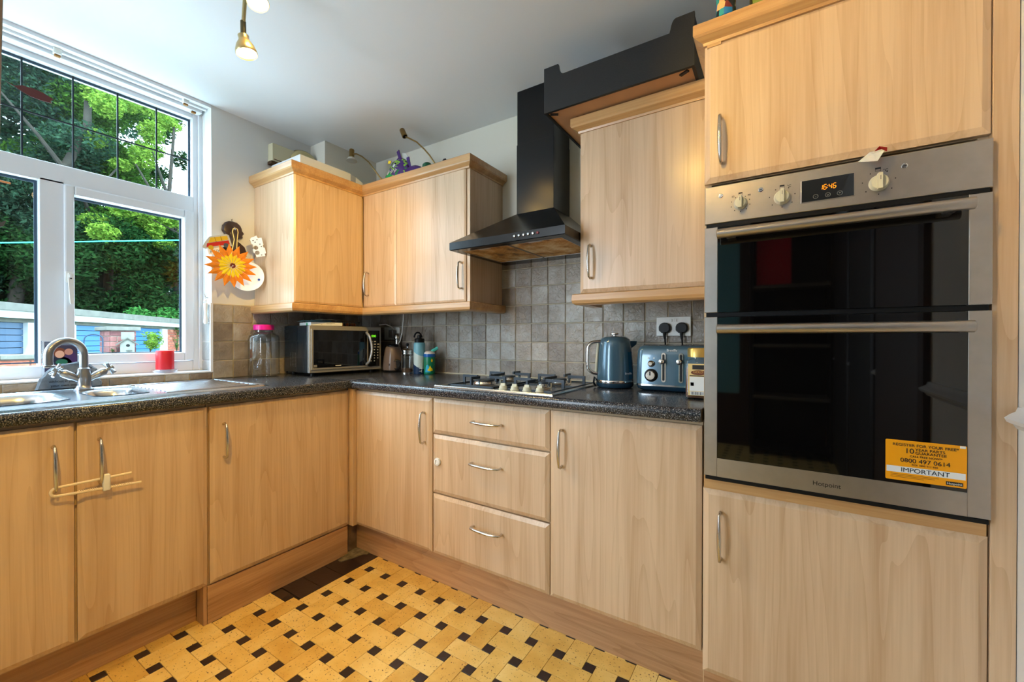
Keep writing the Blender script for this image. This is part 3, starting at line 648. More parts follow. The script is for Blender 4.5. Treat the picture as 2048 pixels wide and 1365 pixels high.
# yellow sticker
ORA = mat('orange_sticker', (240, 160, 10), .35); STW = mat('sticker_white', (226, 228, 226), .4)
st = tag(mesh_obj('sticker', prism(B(), rrect(.1420, .0985, .003, 4, 2.8435, .8305), (0, OY, 0), X_, Z_, -Y_, .0006), ORA), 'orange guarantee sticker on the lower oven glass', 'sticker')
WO[st.name] = Vector((0, 0, 0)); yS = OY - .0007
flat('white_band', [(2.7745, .8005), (2.9125, .8005), (2.9125, .8155), (2.7745, .8155)], (0, yS, 0), X_, Z_, STW, st, .0003)
flat('corner_mark', [(2.903, .8735), (2.9125, .8735), (2.9125, .8790), (2.903, .8790)], (0, yS, 0), X_, Z_, STW, st, .0003)
flat('brand_box', [(2.880, .7850), (2.9085, .7850), (2.9085, .7935), (2.880, .7935)], (0, yS, 0), X_, Z_, DARKP, st, .0003)
y_ = yS - .0005; xc = 2.8435
for s, x, z, sz, al, m in (('REGISTER FOR YOUR FREE*', xc, .8660, .0093, 'CENTER', DARKP), ('10', 2.8250, .8495, .0172, 'RIGHT', DARKP), ('YEAR PARTS', 2.8265, .8565, .0093, 'LEFT', DARKP),
                       ('GUARANTEE', 2.8265, .8485, .0093, 'LEFT', DARKP), ('CALL FREE NOW**', xc + .002, .8405, .0066, 'CENTER', DARKP), ('0800 497 0614', xc, .8270, .0142, 'CENTER', DARKP),
                       ('ROI 1800 911 836', xc, .8200, .0060, 'CENTER', mat('brown_print', (120, 70, 10), .6)), ('IMPORTANT', xc, .8030, .0150, 'CENTER', mat('navy_print', (20, 34, 44), .6)), ('Hotpoint', 2.8942, .7870, .0068, 'CENTER', STW)):
    text('lettering', s, (x, y_, z), X_, Z_, sz, m, st, al, xs=1.02)
bm = B()
for z, x1 in ((.7960, 2.868), (.7925, 2.861), (.7890, 2.842)): box(bm, 2.782, yS - .0004, z - .0004, x1, yS, z + .0004)
mesh_obj('fine_print', bm, mat('brown_print', (150, 90, 10), .6), st)

# wrapper stuck in the gap above the panel
wr = thing('wrapper', 'crumpled white and red paper wrapper tucked above the oven panel', 'wrapper', (2.745, -.61, 1.575))
bm = B(); vv = [bm.verts.new(p) for p in [(2.716, -.604, 1.580), (2.738, -.612, 1.596), (2.766, -.618, 1.598), (2.762, -.640, 1.585), (2.748, -.645, 1.560), (2.734, -.628, 1.568), (2.742, -.626, 1.586)]]
for q in ((0, 6, 1), (0, 5, 6), (5, 4, 6), (4, 3, 6), (3, 2, 6), (2, 1, 6)): bm.faces.new([vv[i] for i in q])
bmesh.ops.solidify(bm, geom=bm.faces[:], thickness=.0008); mesh_obj('paper', bm, mat('white_paper', (236, 236, 234), .6), wr)
bm = B(); vv = [bm.verts.new(p) for p in [(2.744, -.6285, 1.590), (2.770, -.620, 1.598), (2.766, -.642, 1.580), (2.756, -.648, 1.585), (2.752, -.640, 1.597)]]
bm.faces.new([vv[i] for i in (0, 1, 4)]); bm.faces.new([vv[i] for i in (4, 1, 2, 3)]); bmesh.ops.solidify(bm, geom=bm.faces[:], thickness=.0008); mesh_obj('red_corner', bm, mat('red_print', (200, 30, 26), .5), wr)

# ------------------------------------------------------------------ cooker hood
hood = thing('cooker_hood', 'black chimney cooker hood with a greasy filter, between the wall cabinets', 'cooker hood', (1.54, -.2, 1.53))
hx0, hx1, hy = 1.243, 1.838, -.478; zl, zh = 1.541, 1.578
bm = B()
ring = lambda x0, x1, y0, z: [(x0, y0, z), (x1, y0, z), (x1, -.008, z), (x0, -.008, z)]
cx0, cx1, cy0, cz = 1.436, 1.643, -.190, 1.755
loft(bm, [ring(hx0 + .004, hx1 - .004, hy + .004, zl + .0005), ring(hx0, hx1, hy, zl + .003), ring(hx0, hx1, hy, zh), ring(cx0, cx1, cy0, cz)], cap=False)
canopy = mesh_obj('canopy', bm, BLACKM, hood)
bm = B(); box(bm, hx0 + .004, hy + .004, zl, hx1 - .004, hy + .045, zl + .01); box(bm, hx0 + .004, -.095, zl, hx1 - .004, -.008, zl + .01)
box(bm, hx0 + .004, hy + .045, zl, hx0 + .036, -.095, zl + .01); box(bm, hx1 - .036, hy + .045, zl, hx1 - .004, -.095, zl + .01); mesh_obj('underside', bm, BLACKM, hood)
bm = B(); box(bm, cx0, cy0, cz - .004, cx1, -.008, 2.10, .001); mesh_obj('chimney', bm, BLACKM, hood)
bm = B(); box(bm, cx0 + .002, cy0 + .002, 2.098, cx1 - .002, -.008, 2.368, .001); mesh_obj('upper_chimney', bm, BLACKM, hood)
gf = bpy.data.materials.new('greasy_filter'); gf.use_nodes = True; nt = gf.node_tree; b_ = nt.nodes['Principled BSDF']; tc = nt.nodes.new('ShaderNodeTexCoord')
n1 = nt.nodes.new('ShaderNodeTexNoise'); n1.inputs['Scale'].default_value = 9; n1.inputs['Detail'].default_value = 8; n1.inputs['Roughness'].default_value = .75; nt.links.new(tc.outputs['Object'], n1.inputs['Vector'])
r1 = nt.nodes.new('ShaderNodeValToRGB'); e = r1.color_ramp.elements; e[0].position = .36; e[0].color = s2l((60, 34, 18)); e[1].position = .66; e[1].color = s2l((222, 206, 166)); q = e.new(.48); q.color = s2l((178, 128, 56))
nt.links.new(n1.outputs['Fac'], r1.inputs['Fac']); nt.links.new(r1.outputs['Color'], b_.inputs['Base Color']); b_.inputs['Roughness'].default_value = .6
for x0, x1 in ((hx0 + .036, 1.538), (1.543, hx1 - .036)):
    bm = B(); box(bm, x0, hy + .046, zl + .002, x1, -.096, zl + .008, .001); f_ = mesh_obj('filter', bm, gf, hood)
    bm = B(); box(bm, (x0 + x1) / 2 - .035, hy + .052, zl, (x0 + x1) / 2 + .03, hy + .064, zl + .0025, .001); mesh_obj('catch', bm, STEEL, f_)
    bm = B()
    for a in ((x0, hy + .046, x1, hy + .049), (x0, -.099, x1, -.096), (x0, hy + .046, x0 + .003, -.096), (x1 - .003, hy + .046, x1, -.096)): box(bm, a[0], a[1], zl, a[2], a[3], zl + .003)
    mesh_obj('filter_frame', bm, STEEL, f_)
for i in range(6):
    x = 1.604 + i * .0225; z = 1.5625
    bm = B(); lathe(bm, [(.0052, 0), (.0055, .004), (.004, .0055), (0, .006)], (x, hy, z), 16, rotm(-Y_)); mesh_obj('button' if i < 5 else 'indicator', bm, CHROME if i < 5 else mat('red_lamp', (120, 30, 34), .3), hood, smooth=True)

# ------------------------------------------------------------------ black wooden shelf box on the wall cabinet
BK = mat('black_painted_wood', (26, 26, 27), .6, bump=.3, bscale=200); HB = mat('brown_hardboard', (186, 140, 100), .75, var=.12, nscale=6)
sb_ = thing('shelf_box', 'black open box with notched front edge lying on the pale wall cabinet', 'box', (2.02, -.25, 2.05))
bx0, bx1, by0, by1, bz0, bz1 = 1.735, 2.306, -.460, -.020, 2.0505, 2.233
prof = [(0, 0), (bx1 - bx0, 0), (bx1 - bx0, .182), (.513, .182)]
prof += [(.513 - .020 * math.sin(PI / 2 * i / 6), .182 - .045 * (1 - math.cos(PI / 2 * i / 6))) for i in range(1, 6)] + [(.490, .137), (.088, .137)]
prof += [(.088 - .024 * math.sin(PI / 2 * i / 6), .137 + .045 * (1 - math.cos(PI / 2 * i / 6))) for i in range(1, 6)] + [(.063, .182), (0, .182)]
mesh_obj('front_board', prism(B(), prof, (bx0, by0 + .012, bz0), X_, Z_, -Y_, .012), BK, sb_)
bm = B(); box(bm, bx0, by0 + .012, bz0, bx0 + .010, by1, bz1 - .01, .001); mesh_obj('side_board', bm, BK, sb_)
bm = B(); box(bm, bx1 - .010, by0 + .012, bz0, bx1, by1, bz1 - .01, .001); mesh_obj('side_board', bm, BK, sb_)
bm = B(); box(bm, bx0 + .008, by0 + .010, bz0 + .006, bx1 - .008, by1, bz0 + .011); mesh_obj('base_board', bm, HB, sb_)
for x, a in ((1.765, .5), (2.268, -.5)):
    bm = B(); box(bm, x - .016, -.432, bz0 + .001, x + .016, -.420, bz0 + .0065); bmesh.ops.rotate(bm, verts=bm.verts, cent=(x, -.426, bz0), matrix=Matrix.Rotation(a, 3, 'Z')); mesh_obj('batten', bm, BK, sb_)

# ------------------------------------------------------------------ gas hob
HS = mat('hob_steel', (206, 204, 200), .24, metal=1)
hob = thing('gas_hob', 'stainless four-burner gas hob with cream knobs and blue-grey pan supports', 'hob', (1.545, -.33, TOP))
hx_0, hx_1, hy_0, hy_1 = 1.252, 1.842, -.592, -.095
bm = B(); loft(bm, [[(x, y, TOP + z) for x, y in [(hx_0 + i, hy_0 + i), (hx_1 - i, hy_0 + i), (hx_1 - i, hy_1 - i), (hx_0 + i, hy_1 - i)]] for i, z in ((0, .0005), (0, .005), (.003, .0085), (.018, .0085), (.028, .005))]); mesh_obj('hob_plate', bm, HS, hob)
def burner(x, y, r):
    b = B(); lathe(b, [(r * 1.75, 0), (r * 1.6, .004), (r * 1.15, .007), (r * 1.05, .016), (r * 1.0, .018)], (x, y, TOP + .005), 32); bb = mesh_obj('burner', b, HS, hob, smooth=True)
    b = B(); lathe(b, [(r * .98, 0), (r * 1.02, .003), (r * .95, .007), (r * .7, .0085), (0, .009)], (x, y, TOP + .023), 32); mesh_obj('burner_cap', b, CASTI, bb, smooth=True)
    b = B()
    for i in range(28):
        a = 2 * PI * i / 28; cx_, cy_ = x + r * 1.04 * math.cos(a), y + r * 1.04 * math.sin(a); box(b, cx_ - .0012, cy_ - .0012, TOP + .014, cx_ + .0012, cy_ + .0012, TOP + .021)
    mesh_obj('flame_slots', b, mat('soot', (70, 60, 50), .7), bb)
    b = B(); tube(b, [(x + r * 1.45, y + r * .6, TOP + .008), (x + r * 1.45, y + r * .6, TOP + .026)], .0026, 8); mesh_obj('igniter', b, CREAMP, bb)
burner(1.415, -.432, .046); burner(1.405, -.215, .034); burner(1.690, -.215, .032); burner(1.700, -.400, .022)
def pan_support(x0, x1):
    zt_ = TOP + .047; cxs = (x0 + x1) / 2; t_ = .008
    def bar(b, p, q, w_=t_, h_=.009):
        p, q = Vector(p), Vector(q); d = (q - p).normalized(); s = d.cross(Z_).normalized() * w_ if abs(d.z) < .9 else X_ * w_
        u = s.cross(d).normalized() * h_ / 2
        loft(b, [[p - s / 2 * 1 + u, p + s / 2 + u, p + s / 2 - u, p - s / 2 - u], [q - s / 2 + u, q + s / 2 + u, q + s / 2 - u, q - s / 2 - u]])
    b = B()
    y0, y1 = -.530, -.115; zb_ = TOP + .0085
    for a, c in (((x0, y0, zb_), (x1, y0, zb_)), ((x1, y0, zb_), (x1, y1, zb_)), ((x1, y1, zb_), (x0, y1, zb_)), ((x0, y1, zb_), (x0, y0, zb_))): bar(b, a, c, .007, .006)
    fr = mesh_obj('pan_support', b, CASTI, hob)
    def finger(px, py, dx, dy, ln):
        b = B(); wv = .012
        d = Vector((dx, dy, 0)); s = Vector((-dy, dx, 0)) * t_ / 2; p = Vector((px, py, 0))
        pts = [(0, zb_), (0, zt_), (ln, zt_), (ln, zt_ - wv), (wv, zt_ - wv), (wv, zb_)]
        prism(b, pts, p - s, d, Z_, s.normalized(), t_); mesh_obj('finger', b, CASTI, fr)
    for yc_ in (-.432, -.215):
        finger(x0, yc_, 1, 0, .085 if yc_ < -.3 else .09); finger(x1, yc_, -1, 0, .085)
    finger(cxs, y0, 0, 1, .065); finger(cxs, y1, 0, -1, .065); finger(cxs, -.325, 0, -1, .06); finger(cxs, -.325, 0, 1, .06)
    b = B(); bar(b, (x0, -.3235, zb_), (x1, -.3235, zb_), .006, .006); mesh_obj('cross_bar', b, CASTI, fr)
    for (x, y) in ((x0, y0), (x1, y0), (x0, y1), (x1, y1)):
        b = B(); box(b, x - .006, y - .006, TOP + .003, x + .006, y + .006, TOP + .010, .001); mesh_obj('rubber_foot', b, BLACKP, fr)
pan_support(1.290, 1.530); pan_support(1.575, 1.815)
for x, y in ((1.586, -.537), (1.642, -.537), (1.700, -.536), (1.756, -.530)):
    b = B(); lathe(b, [(.019, 0), (.019, .003), (.0165, .005), (.0155, .014), (.014, .016), (0, .016)], (x, y, TOP + .0055), 28); kb = mesh_obj('knob', b, CREAMP, hob, smooth=True)
    b = B(); loft(b, [[(x + sx * .0105 * q, y + sy * .0042 * s, TOP + z) for sx, sy in ((-1, -1), (1, -1), (1, 1), (-1, 1))] for z, s, q in ((.020, 1.1, 1.1), (.031, .8, .95))]); mesh_obj('grip', b, CREAMP, kb)

# ------------------------------------------------------------------ sink and tap
sink = thing('sink', 'inset one-and-a-half bowl stainless sink with ribbed drainer below the window', 'sink', (.34, -1.4, TOP))
zs = TOP + .004
def ring_plate(bmx, outer, holes, z):
    """flat plate with holes (triangulated)"""
    es = []
    for loop in [outer] + holes:
        vv = [bmx.verts.new((x, y, z)) for x, y in loop]
        es += [bmx.edges.new((vv[i], vv[(i + 1) % len(vv)])) for i in range(len(vv))]
    bmesh.ops.triangle_fill(bmx, use_beauty=True, use_dissolve=False, edges=es)
sx0, sx1, sy0, sy1 = .086, .580, -2.16, -.962
b1 = [(x, y) for x, y in rrect(.36, .44, .09, 8, .335, -1.79)]; b2 = [(x, y) for x, y in rrect(.27, .155, .06, 8, .355, -1.432)]
bm = B(); ring_plate(bm, rrect(sx1 - sx0, sy1 - sy0, .03, 5, (sx0 + sx1) / 2, (sy0 + sy1) / 2), [b1, b2], zs)
for f in bm.faces:
    if f.normal.z < 0: f.normal_flip()
mesh_obj('sink_top', bm, STEELD, sink)
o_ = rrect(sx1 - sx0, sy1 - sy0, .03, 5, (sx0 + sx1) / 2, (sy0 + sy1) / 2); o2 = rrect(sx1 - sx0 + .010, sy1 - sy0 + .010, .034, 5, (sx0 + sx1) / 2, (sy0 + sy1) / 2)
bm = B(); loft(bm, [[(x, y, TOP + .0002) for x, y in o2], [(x, y, zs) for x, y in o_], [(x, y, zs + .0025) for x, y in rrect(sx1 - sx0 - .006, sy1 - sy0 - .006, .028, 5, (sx0 + sx1) / 2, (sy0 + sy1) / 2)], [(x, y, zs) for x, y in rrect(sx1 - sx0 - .018, sy1 - sy0 - .018, .024, 5, (sx0 + sx1) / 2, (sy0 + sy1) / 2)]], cap=False); mesh_obj('rim', bm, STEELD, sink, smooth=True, ang=60)
def bowl(w_, d_, r_, cx_, cy_, dep):
    b = B(); rg = []
    for ins, z in ((-.006, .002), (0, 0), (.006, -.006), (.012, -.03), (.02, -dep + .02), (.04, -dep), ):
        rg.append([(x, y, zs + z) for x, y in rrect(w_ - 2 * ins, d_ - 2 * ins, max(.02, r_ - ins * .5), 8, cx_, cy_)])
    loft(b, rg, cap=False); b.verts.ensure_lookup_table(); n = len(rg[0]); b.faces.new([b.verts[i] for i in range(len(b.verts) - n, len(b.verts))])
    o = mesh_obj('bowl', b, STEELD, sink, smooth=True, ang=60)
    b = B(); lathe(b, [(.034, .002), (.030, .004), (.022, .001), (0, .001)], (cx_, cy_, zs - dep), 24); mesh_obj('waste', b, CHROME, o, smooth=True)
bowl(.36, .44, .09, .335, -1.79, .16); bowl(.27, .155, .06, .355, -1.432, .10)
bm = B()
for i in range(9):
    x = .15 + i * .042; loft(bm, [[(x - .010, y, zs + .0003), (x - .004, y, zs + .0030), (x + .004, y, zs + .0030), (x + .010, y, zs + .0003)] for y in (-1.315, -1.005)], cap=True)
mesh_obj('drainer_ribs', bm, STEELD, sink, smooth=True, ang=80)
bm = B(); tube(bm, [(.115, -1.33, zs + .001), (.115, -.992, zs + .001), (.550, -.992, zs + .001), (.550, -1.33, zs + .001)], .0035, 8); mesh_obj('drainer_edge', bm, STEELD, sink, smooth=True)
TAPN = mat('tap_nickel', (158, 160, 164), .3, metal=1)
tap = thing('mixer_tap', 'brushed steel swan-neck mixer tap with two cross-head handles', 'tap', (.155, -1.476, zs))
bm = B(); lathe(bm, [(.030, 0), (.030, .006), (.024, .010), (.020, .022), (.022, .045), (.021, .068), (.0185, .078), (.0185, .088), (.014, .092)], (.155, -1.476, zs), 28); mesh_obj('body', bm, TAPN, tap, smooth=True)
d_ = Vector((.35, -.94, 0)).normalized(); c_ = Vector((.155, -1.476, 0)) + d_ * .056
pts = [(.155, -1.476, zs + .085), (.155, -1.476, zs + .140)] + [tuple(c_ + d_ * (-.056 * math.cos(PI * i / 14)) + Z_ * (zs + .146 + .056 * math.sin(PI * i / 14))) for i in range(15)]
e_ = c_ + d_ * .056; pts += [(e_.x, e_.y, zs + .125), (e_.x, e_.y, zs + .112)]
bm = B(); tube(bm, pts, .0135, 20); mesh_obj('spout', bm, TAPN, tap, smooth=True, ang=60)
bm = B(); lathe(bm, [(.0155, 0), (.019, .004), (.019, .009), (.0145, .012), (.0145, .020)][::-1], (e_.x, e_.y, zs + .098), 24); mesh_obj('nozzle', bm, TAPN, tap, smooth=True)
for sgn in (-1, 1):
    hd_ = Vector((.10 if sgn < 0 else -.05, sgn * .82, .52)).normalized(); p0 = Vector((.155, -1.476, zs + .035))
    b = B(); tube(b, [p0, p0 + hd_ * .035, p0 + hd_ * .042, p0 + hd_ * .072, p0 + hd_ * .080], [.010, .012, .0155, .0160, .010], 20); v_ = mesh_obj('valve', b, TAPN, tap, smooth=True)
    q0 = p0 + hd_ * .094; a1 = hd_.cross(X_).normalized(); a2 = hd_.cross(a1).normalized(); ca, sa = math.cos(.6), math.sin(.6); u1 = a1 * ca + a2 * sa; u2 = a2 * ca - a1 * sa
    b = B(); tube(b, [p0 + hd_ * .078, q0 + hd_ * .012], [.007, .009], 16); tube(b, [q0 - u1 * .032, q0 + u1 * .032], .0052, 12); tube(b, [q0 - u2 * .032, q0 + u2 * .032], .0052, 12)
    mesh_obj('cross_head', b, TAPN, v_, smooth=True)

# ------------------------------------------------------------------ microwave
mw = thing('microwave', 'black and silver microwave oven in the worktop corner', 'microwave', (.335, -.612, TOP + .0006), math.radians(-6.0))
MW = mat('microwave_case', (20, 32, 40), .22, coat=.4); SIL = mat('silver_plastic', (168, 166, 162), .36, metal=.5)
# local axes: +y along the front, -x into the depth; local origin: front left lower corner on the worktop
Lm = lambda *a, **k: mesh_obj(*a, local=True, **k)
mwW, mwH, mwD, z0 = .465, .272, .318, .018
bm = B(); box(bm, -mwD, 0, z0, -.030, mwW, z0 + mwH, .003); case = Lm('case', bm, MW, mw)
bm = B(); box(bm, -.029, .0, z0 + .001, -.005, mwW, z0 + mwH - .001, .004); Lm('front_frame', bm, SIL, mw)
bm = B(); box(bm, -.006, .008, z0 + .018, .0015, .365, z0 + mwH - .020, .002); md = Lm('door', bm, SIL, mw)
bm = B(); box(bm, -.001, .020, z0 + .030, .0035, .358, z0 + mwH - .026, .001); Lm('door_glass', bm, BLACKG, md)
bm = B(); box(bm, -.004, .370, z0 + .022, .0035, .448, z0 + mwH - .024, .001); cpn = Lm('control_panel', bm, BLACKG, mw)
bm = B(); tube(bm, [(.002, .352, z0 + .035), (.020, .356, z0 + .048)] + [(.030 + .008 * math.sin(PI * i / 8), .357 + .012 * math.sin(PI * i / 8), z0 + .06 + .15 * i / 8) for i in range(9)] + [(.020, .356, z0 + .222), (.002, .352, z0 + .236)], .0085, 12, sx=.6); Lm('handle', bm, SIL, md, smooth=True, ang=60)
GRN = mat('green_digits', (120, 235, 40), .5, emit=(120, 235, 40), estr=1.1)
o = text('display_digits', '000', (0, 0, 0), Y_, Z_, .022, GRN, mw); o.matrix_basis = Matrix(((0, 0, 1, .0045), (1, 0, 0, .388), (0, 1, 0, z0 + .206), (0, 0, 0, 1)))
bm = B()
for r in range(8):
    for c in range(3 if r not in (0, 7) else 2):
        yy = .382 + c * .024; zz = z0 + .176 - r * .0175; box(bm, .0034, yy, zz, .0044, yy + (.014 if r < 3 else .007), zz + .006)
Lm('keypad_print', bm, mat('light_print', (190, 190, 186), .6), mw)
bm = B(); box(bm, .0030, .022, z0 + .034, .0040, .040, z0 + .048); Lm('rating_mark', bm, GREY, md)
bm = B(); box(bm, .0030, .150, z0 + .036, .0042, .185, z0 + .041); Lm('badge', bm, STW, md)
bm = B()
for i in range(4):
    for j in range(10): lathe(bm, [(.0022, 0), (.0022, .0006)], (-.235 + i * .022, -.0002, z0 + .035 + j * .0085), 6, rotm(-Y_))
Lm('vent_holes', bm, GREY, case)
for x in (-.05, -.28):
    for y in (.04, .42):
        bm = B(); lathe(bm, [(.014, 0), (.012, .019)], (x, y, 0), 16); Lm('foot', bm, BLACKP, mw)
MT = z0 + mwH + TOP   # top of the microwave
def on_mw(lx, ly): # local -> world
    a = math.radians(-6.0); return (.335 + lx * math.cos(a) - ly * math.sin(a), -.612 + lx * math.sin(a) + ly * math.cos(a))
# things lying on the microwave
PAPER = mat('cream_card', (232, 224, 206), .6)
x, y = on_mw(-.10, .10); t = thing('carton', 'flat white carton with a green mark lying on the microwave', 'box', (x, y, MT + .0005), math.radians(-12))
bm = B(); box(bm, -.09, -.075, 0, .09, .105, .019, .001); mesh_obj('card', bm, mat('white_card', (236, 238, 236), .55), t, local=True)
bm = B(); prism(bm, [(-.012, 0), (.012, 0), (.009, .011), (0, .015), (-.009, .011)], (.03, -.0752, .002), X_, Z_, -Y_, .0004); mesh_obj('green_logo', bm, mat('green_print', (20, 150, 90), .5), t, local=True)
bm = B()
for i, (y0_, y1_) in enumerate(((-.02, -.012), (.01, .045), (.012, .060))): box(bm, .0900, y0_, .006 + .004 * i, .0904, y1_, .0075 + .004 * i)
mesh_obj('fine_print', bm, GREY, t, local=True)
def sheet(cx_, cy_, w_, h_, z, rot, amp, seed, n=7):
    r = random.Random(seed); b = B(); g_ = [[b.verts.new((cx_ + (i / n - .5) * w_ * math.cos(rot) - (j / n - .5) * h_ * math.sin(rot), cy_ + (i / n - .5) * w_ * math.sin(rot) + (j / n - .5) * h_ * math.cos(rot), z + r.random() * amp)) for j in range(n + 1)] for i in range(n + 1)]
    for i in range(n):
        for j in range(n): b.faces.new([g_[i][j], g_[i + 1][j], g_[i + 1][j + 1], g_[i][j + 1]])
    bmesh.ops.solidify(b, geom=b.faces[:], thickness=.0006); return b
x, y = on_mw(-.11, .08)
tag(mesh_obj('plastic_bag', sheet(x, y, .15, .12, MT + .021, .3, .014, 3), mat('pale_blue_film', (150, 198, 206), .3, alpha=.85)), 'crumpled pale blue plastic bag on the flat white carton', 'bag')
x, y = on_mw(-.075, .145)
tag(mesh_obj('letter', sheet(x, y, .10, .12, MT + .0365, -.2, .004, 5, 4), PAPER), 'cream paper letter lying on top of the blue plastic bag', 'letter')
x, y = on_mw(-.14, .285); t = thing('fruit_punnet', 'clear plastic punnet of orange fruit on the microwave', 'food tray', (x, y, MT + .0005), math.radians(-6))
bm = B(); rg = [[(px, py, z) for px, py in rrect(.125 + k, .165 + k, .015, 3)] for k, z in ((-.014, 0), (0, .030), (.008, .031), (.008, .033), (-.004, .036))]; loft(bm, rg, cap=True); mesh_obj('tray', bm, glassmat('clear_plastic', (.86, .84, .80), 2.5), t, smooth=True, local=True)
bm = B()
for j in range(14): tube(bm, [(.0615, -.075 + j * .0115, .003), (.066, -.075 + j * .0115, .030)], .0012, 5)
mesh_obj('ribs', bm, mat('rib_shine', (170, 160, 150), .2), t, local=True)
rr_ = random.Random(4)
for i in range(12):
    bm = B(); bmesh.ops.create_icosphere(bm, subdivisions=2, radius=.012); bmesh.ops.scale(bm, vec=(1, 1, .9), verts=bm.verts); bmesh.ops.translate(bm, verts=bm.verts, vec=(-.04 + (i % 4) * .027, -.058 + (i // 4) * .05 + rr_.random() * .01, .0135))
    mesh_obj('fruit', bm, mat('orange_fruit', (226, 112, 30), .4) if i % 3 else mat('dark_fruit', (84, 36, 30), .4), t, smooth=True, local=True)
# cable and socket behind
bm = B(); tube(bm, [(.30, -.10, 1.220), (.33, -.07, 1.225), (.36, -.045, 1.208), (.372, -.03, 1.18), (.372, -.02, 1.13)], .0035, 8); tag(mesh_obj('cable', bm, WHITEP, smooth=True), 'short white cable looping behind the microwave top', 'cable')
bm = B(); tube(bm, [(.478, -.05, 1.315), (.470, -.045, 1.25), (.455, -.04, 1.17), (.440, -.045, 1.11), (.430, -.075, 1.075), (.430, -.09, 1.068)], .0035, 8); tag(mesh_obj('cable', bm, WHITEP, smooth=True), 'white cable hanging from the wall cabinet to the coffee machine', 'cable')
t = thing('wall_socket', 'white wall socket on the dark tiles behind the microwave', 'socket', (.335, -.01, 1.17))
bm = B(); box(bm, .260, -.022, 1.120, .408, -.008, 1.206, .003); mesh_obj('faceplate', bm, WHITEP, t)
bm = B(); box(bm, .345, -.06, 1.135, .385, -.022, 1.185, .004); mesh_obj('adaptor', bm, mat('grey_plastic', (110, 108, 106), .4), t)

# ------------------------------------------------------------------ jar with the pink lid
jc = (.090, -.735, TOP + .0008)
t = thing('glass_jar', 'large empty glass jar with bright pink lid beside the microwave', 'jar', jc)
bm = B(); rg = []
for hw, z in ((.052, 0), (.064, .004), (.068, .012), (.068, .215), (.064, .232), (.052, .244), (.046, .250), (.046, .278), (.042, .278), (.042, .250), (.048, .242), (.060, .230), (.0645, .213), (.0645, .014), (.058, .008)):
    k = .6 if hw > .05 else 1.0
    rg.append([(px + jc[0], py + jc[1], z + jc[2]) for px, py in rrect(hw * 2, hw * 2, hw * k, 6)])
loft(bm, rg); bmesh.ops.rotate(bm, verts=bm.verts, cent=jc, matrix=Matrix.Rotation(.45, 3, 'Z')); mesh_obj('jar_body', bm, JARGLASS, t, smooth=True)
bm = B(); lathe(bm, [(.049, 0), (.0515, .002), (.0515, .026), (.048, .030), (0, .030)], (jc[0], jc[1], jc[2] + .262), 40); mesh_obj('lid', bm, mat('hot_pink_plastic', (226, 30, 150), .3), t, smooth=True)

# ------------------------------------------------------------------ small things at the back of the worktop
ZW = TOP + .0008
TAUPE = mat('taupe_plastic', (122, 104, 92), .3, coat=.3)
t = thing('coffee_machine', 'small taupe capsule coffee machine with a round black side dial', 'coffee machine', (.432, -.098, ZW))
bm = B(); rg = []
for z, hw, hd_, dx in ((.012, .052, .056, 0), (.03, .054, .058, 0), (.09, .050, .054, .002), (.14, .044, .048, .002), (.158, .038, .042, 0), (.165, .030, .034, 0)):
    rg.append([(.432 + dx + a, -.098 + b, ZW + z) for a, b in rrect(hw * 2, hd_ * 2, hw * .7, 6)])
loft(bm, rg); mesh_obj('body', bm, TAUPE, t, smooth=True, ang=60)
bm = B(); lathe(bm, [(.056, 0), (.058, .006), (.054, .013)], (.432, -.098, ZW), 32); mesh_obj('base', bm, BLACKP, t, smooth=True)
bm = B(); lathe(bm, [(.036, 0), (.037, .010), (.030, .018), (0, .019)], (.432, -.098, ZW + .162), 28); mesh_obj('lid', bm, BLACKP, t, smooth=True)
bm = B(); lathe(bm, [(.034, -.01), (.036, .004), (.032, .012), (.024, .014), (.022, .008), (0, .008)], (.478, -.115, ZW + .048), 28, rotm((.80, -.60, 0))); mesh_obj('dial', bm, mat('dial_dark', (34, 32, 32), .3), t, smooth=True)
fd = Vector((.72, -.69, 0)); sd_ = Vector((.69, .72, 0))
bm = B(); prism(bm, rrect(.022, .015, .002, 3), tuple(Vector((.432, -.098, ZW + .048)) + fd * .0575 - sd_ * .012), sd_, Z_, fd, .002); mesh_obj('badge', bm, BLACKP, t)
t = thing('spice_mill', 'tall chrome and glass mill behind the coffee machine', 'mill', (.405, -.036, ZW))
bm = B(); lathe(bm, [(.020, 0), (.020, .17), (.017, .18), (.017, .21), (.021, .215), (.021, .235), (.012, .25), (0, .252)], (.405, -.036, ZW), 20); mesh_obj('body', bm, SATIN, t, smooth=True)
t = thing('cafetiere', 'glass and chrome cafetiere between the coffee machine and the blue bottle', 'coffee pot', (.600, -.132, ZW))
bm = B(); lathe(bm, [(.036, .004), (.036, .13), (.038, .135), (.036, .137), (.0335, .13), (.0335, .006), (0, .006)], (.6, -.132, ZW), 28); mesh_obj('beaker', bm, JARGLASS, t, smooth=True)
bm = B(); lathe(bm, [(.040, 0), (.040, .006), (.037, .008)], (.6, -.132, ZW), 28); lathe(bm, [(.0375, .118), (.0385, .119), (.0385, .130), (.0375, .131)], (.6, -.132, ZW), 28, cap=False)
for a in (0, PI / 2, PI, 3 * PI / 2): tube(bm, [(.6 + .038 * math.cos(a + .4), -.132 + .038 * math.sin(a + .4), ZW + z) for z in (.002, .06, .125)], .0022, 6)
mesh_obj('frame', bm, CHROME, t, smooth=True)
bm = B(); lathe(bm, [(.039, .136), (.039, .142), (.030, .150), (.008, .156), (.003, .158), (.003, .168)], (.6, -.132, ZW), 28); mesh_obj('lid', bm, CHROME, t, smooth=True)
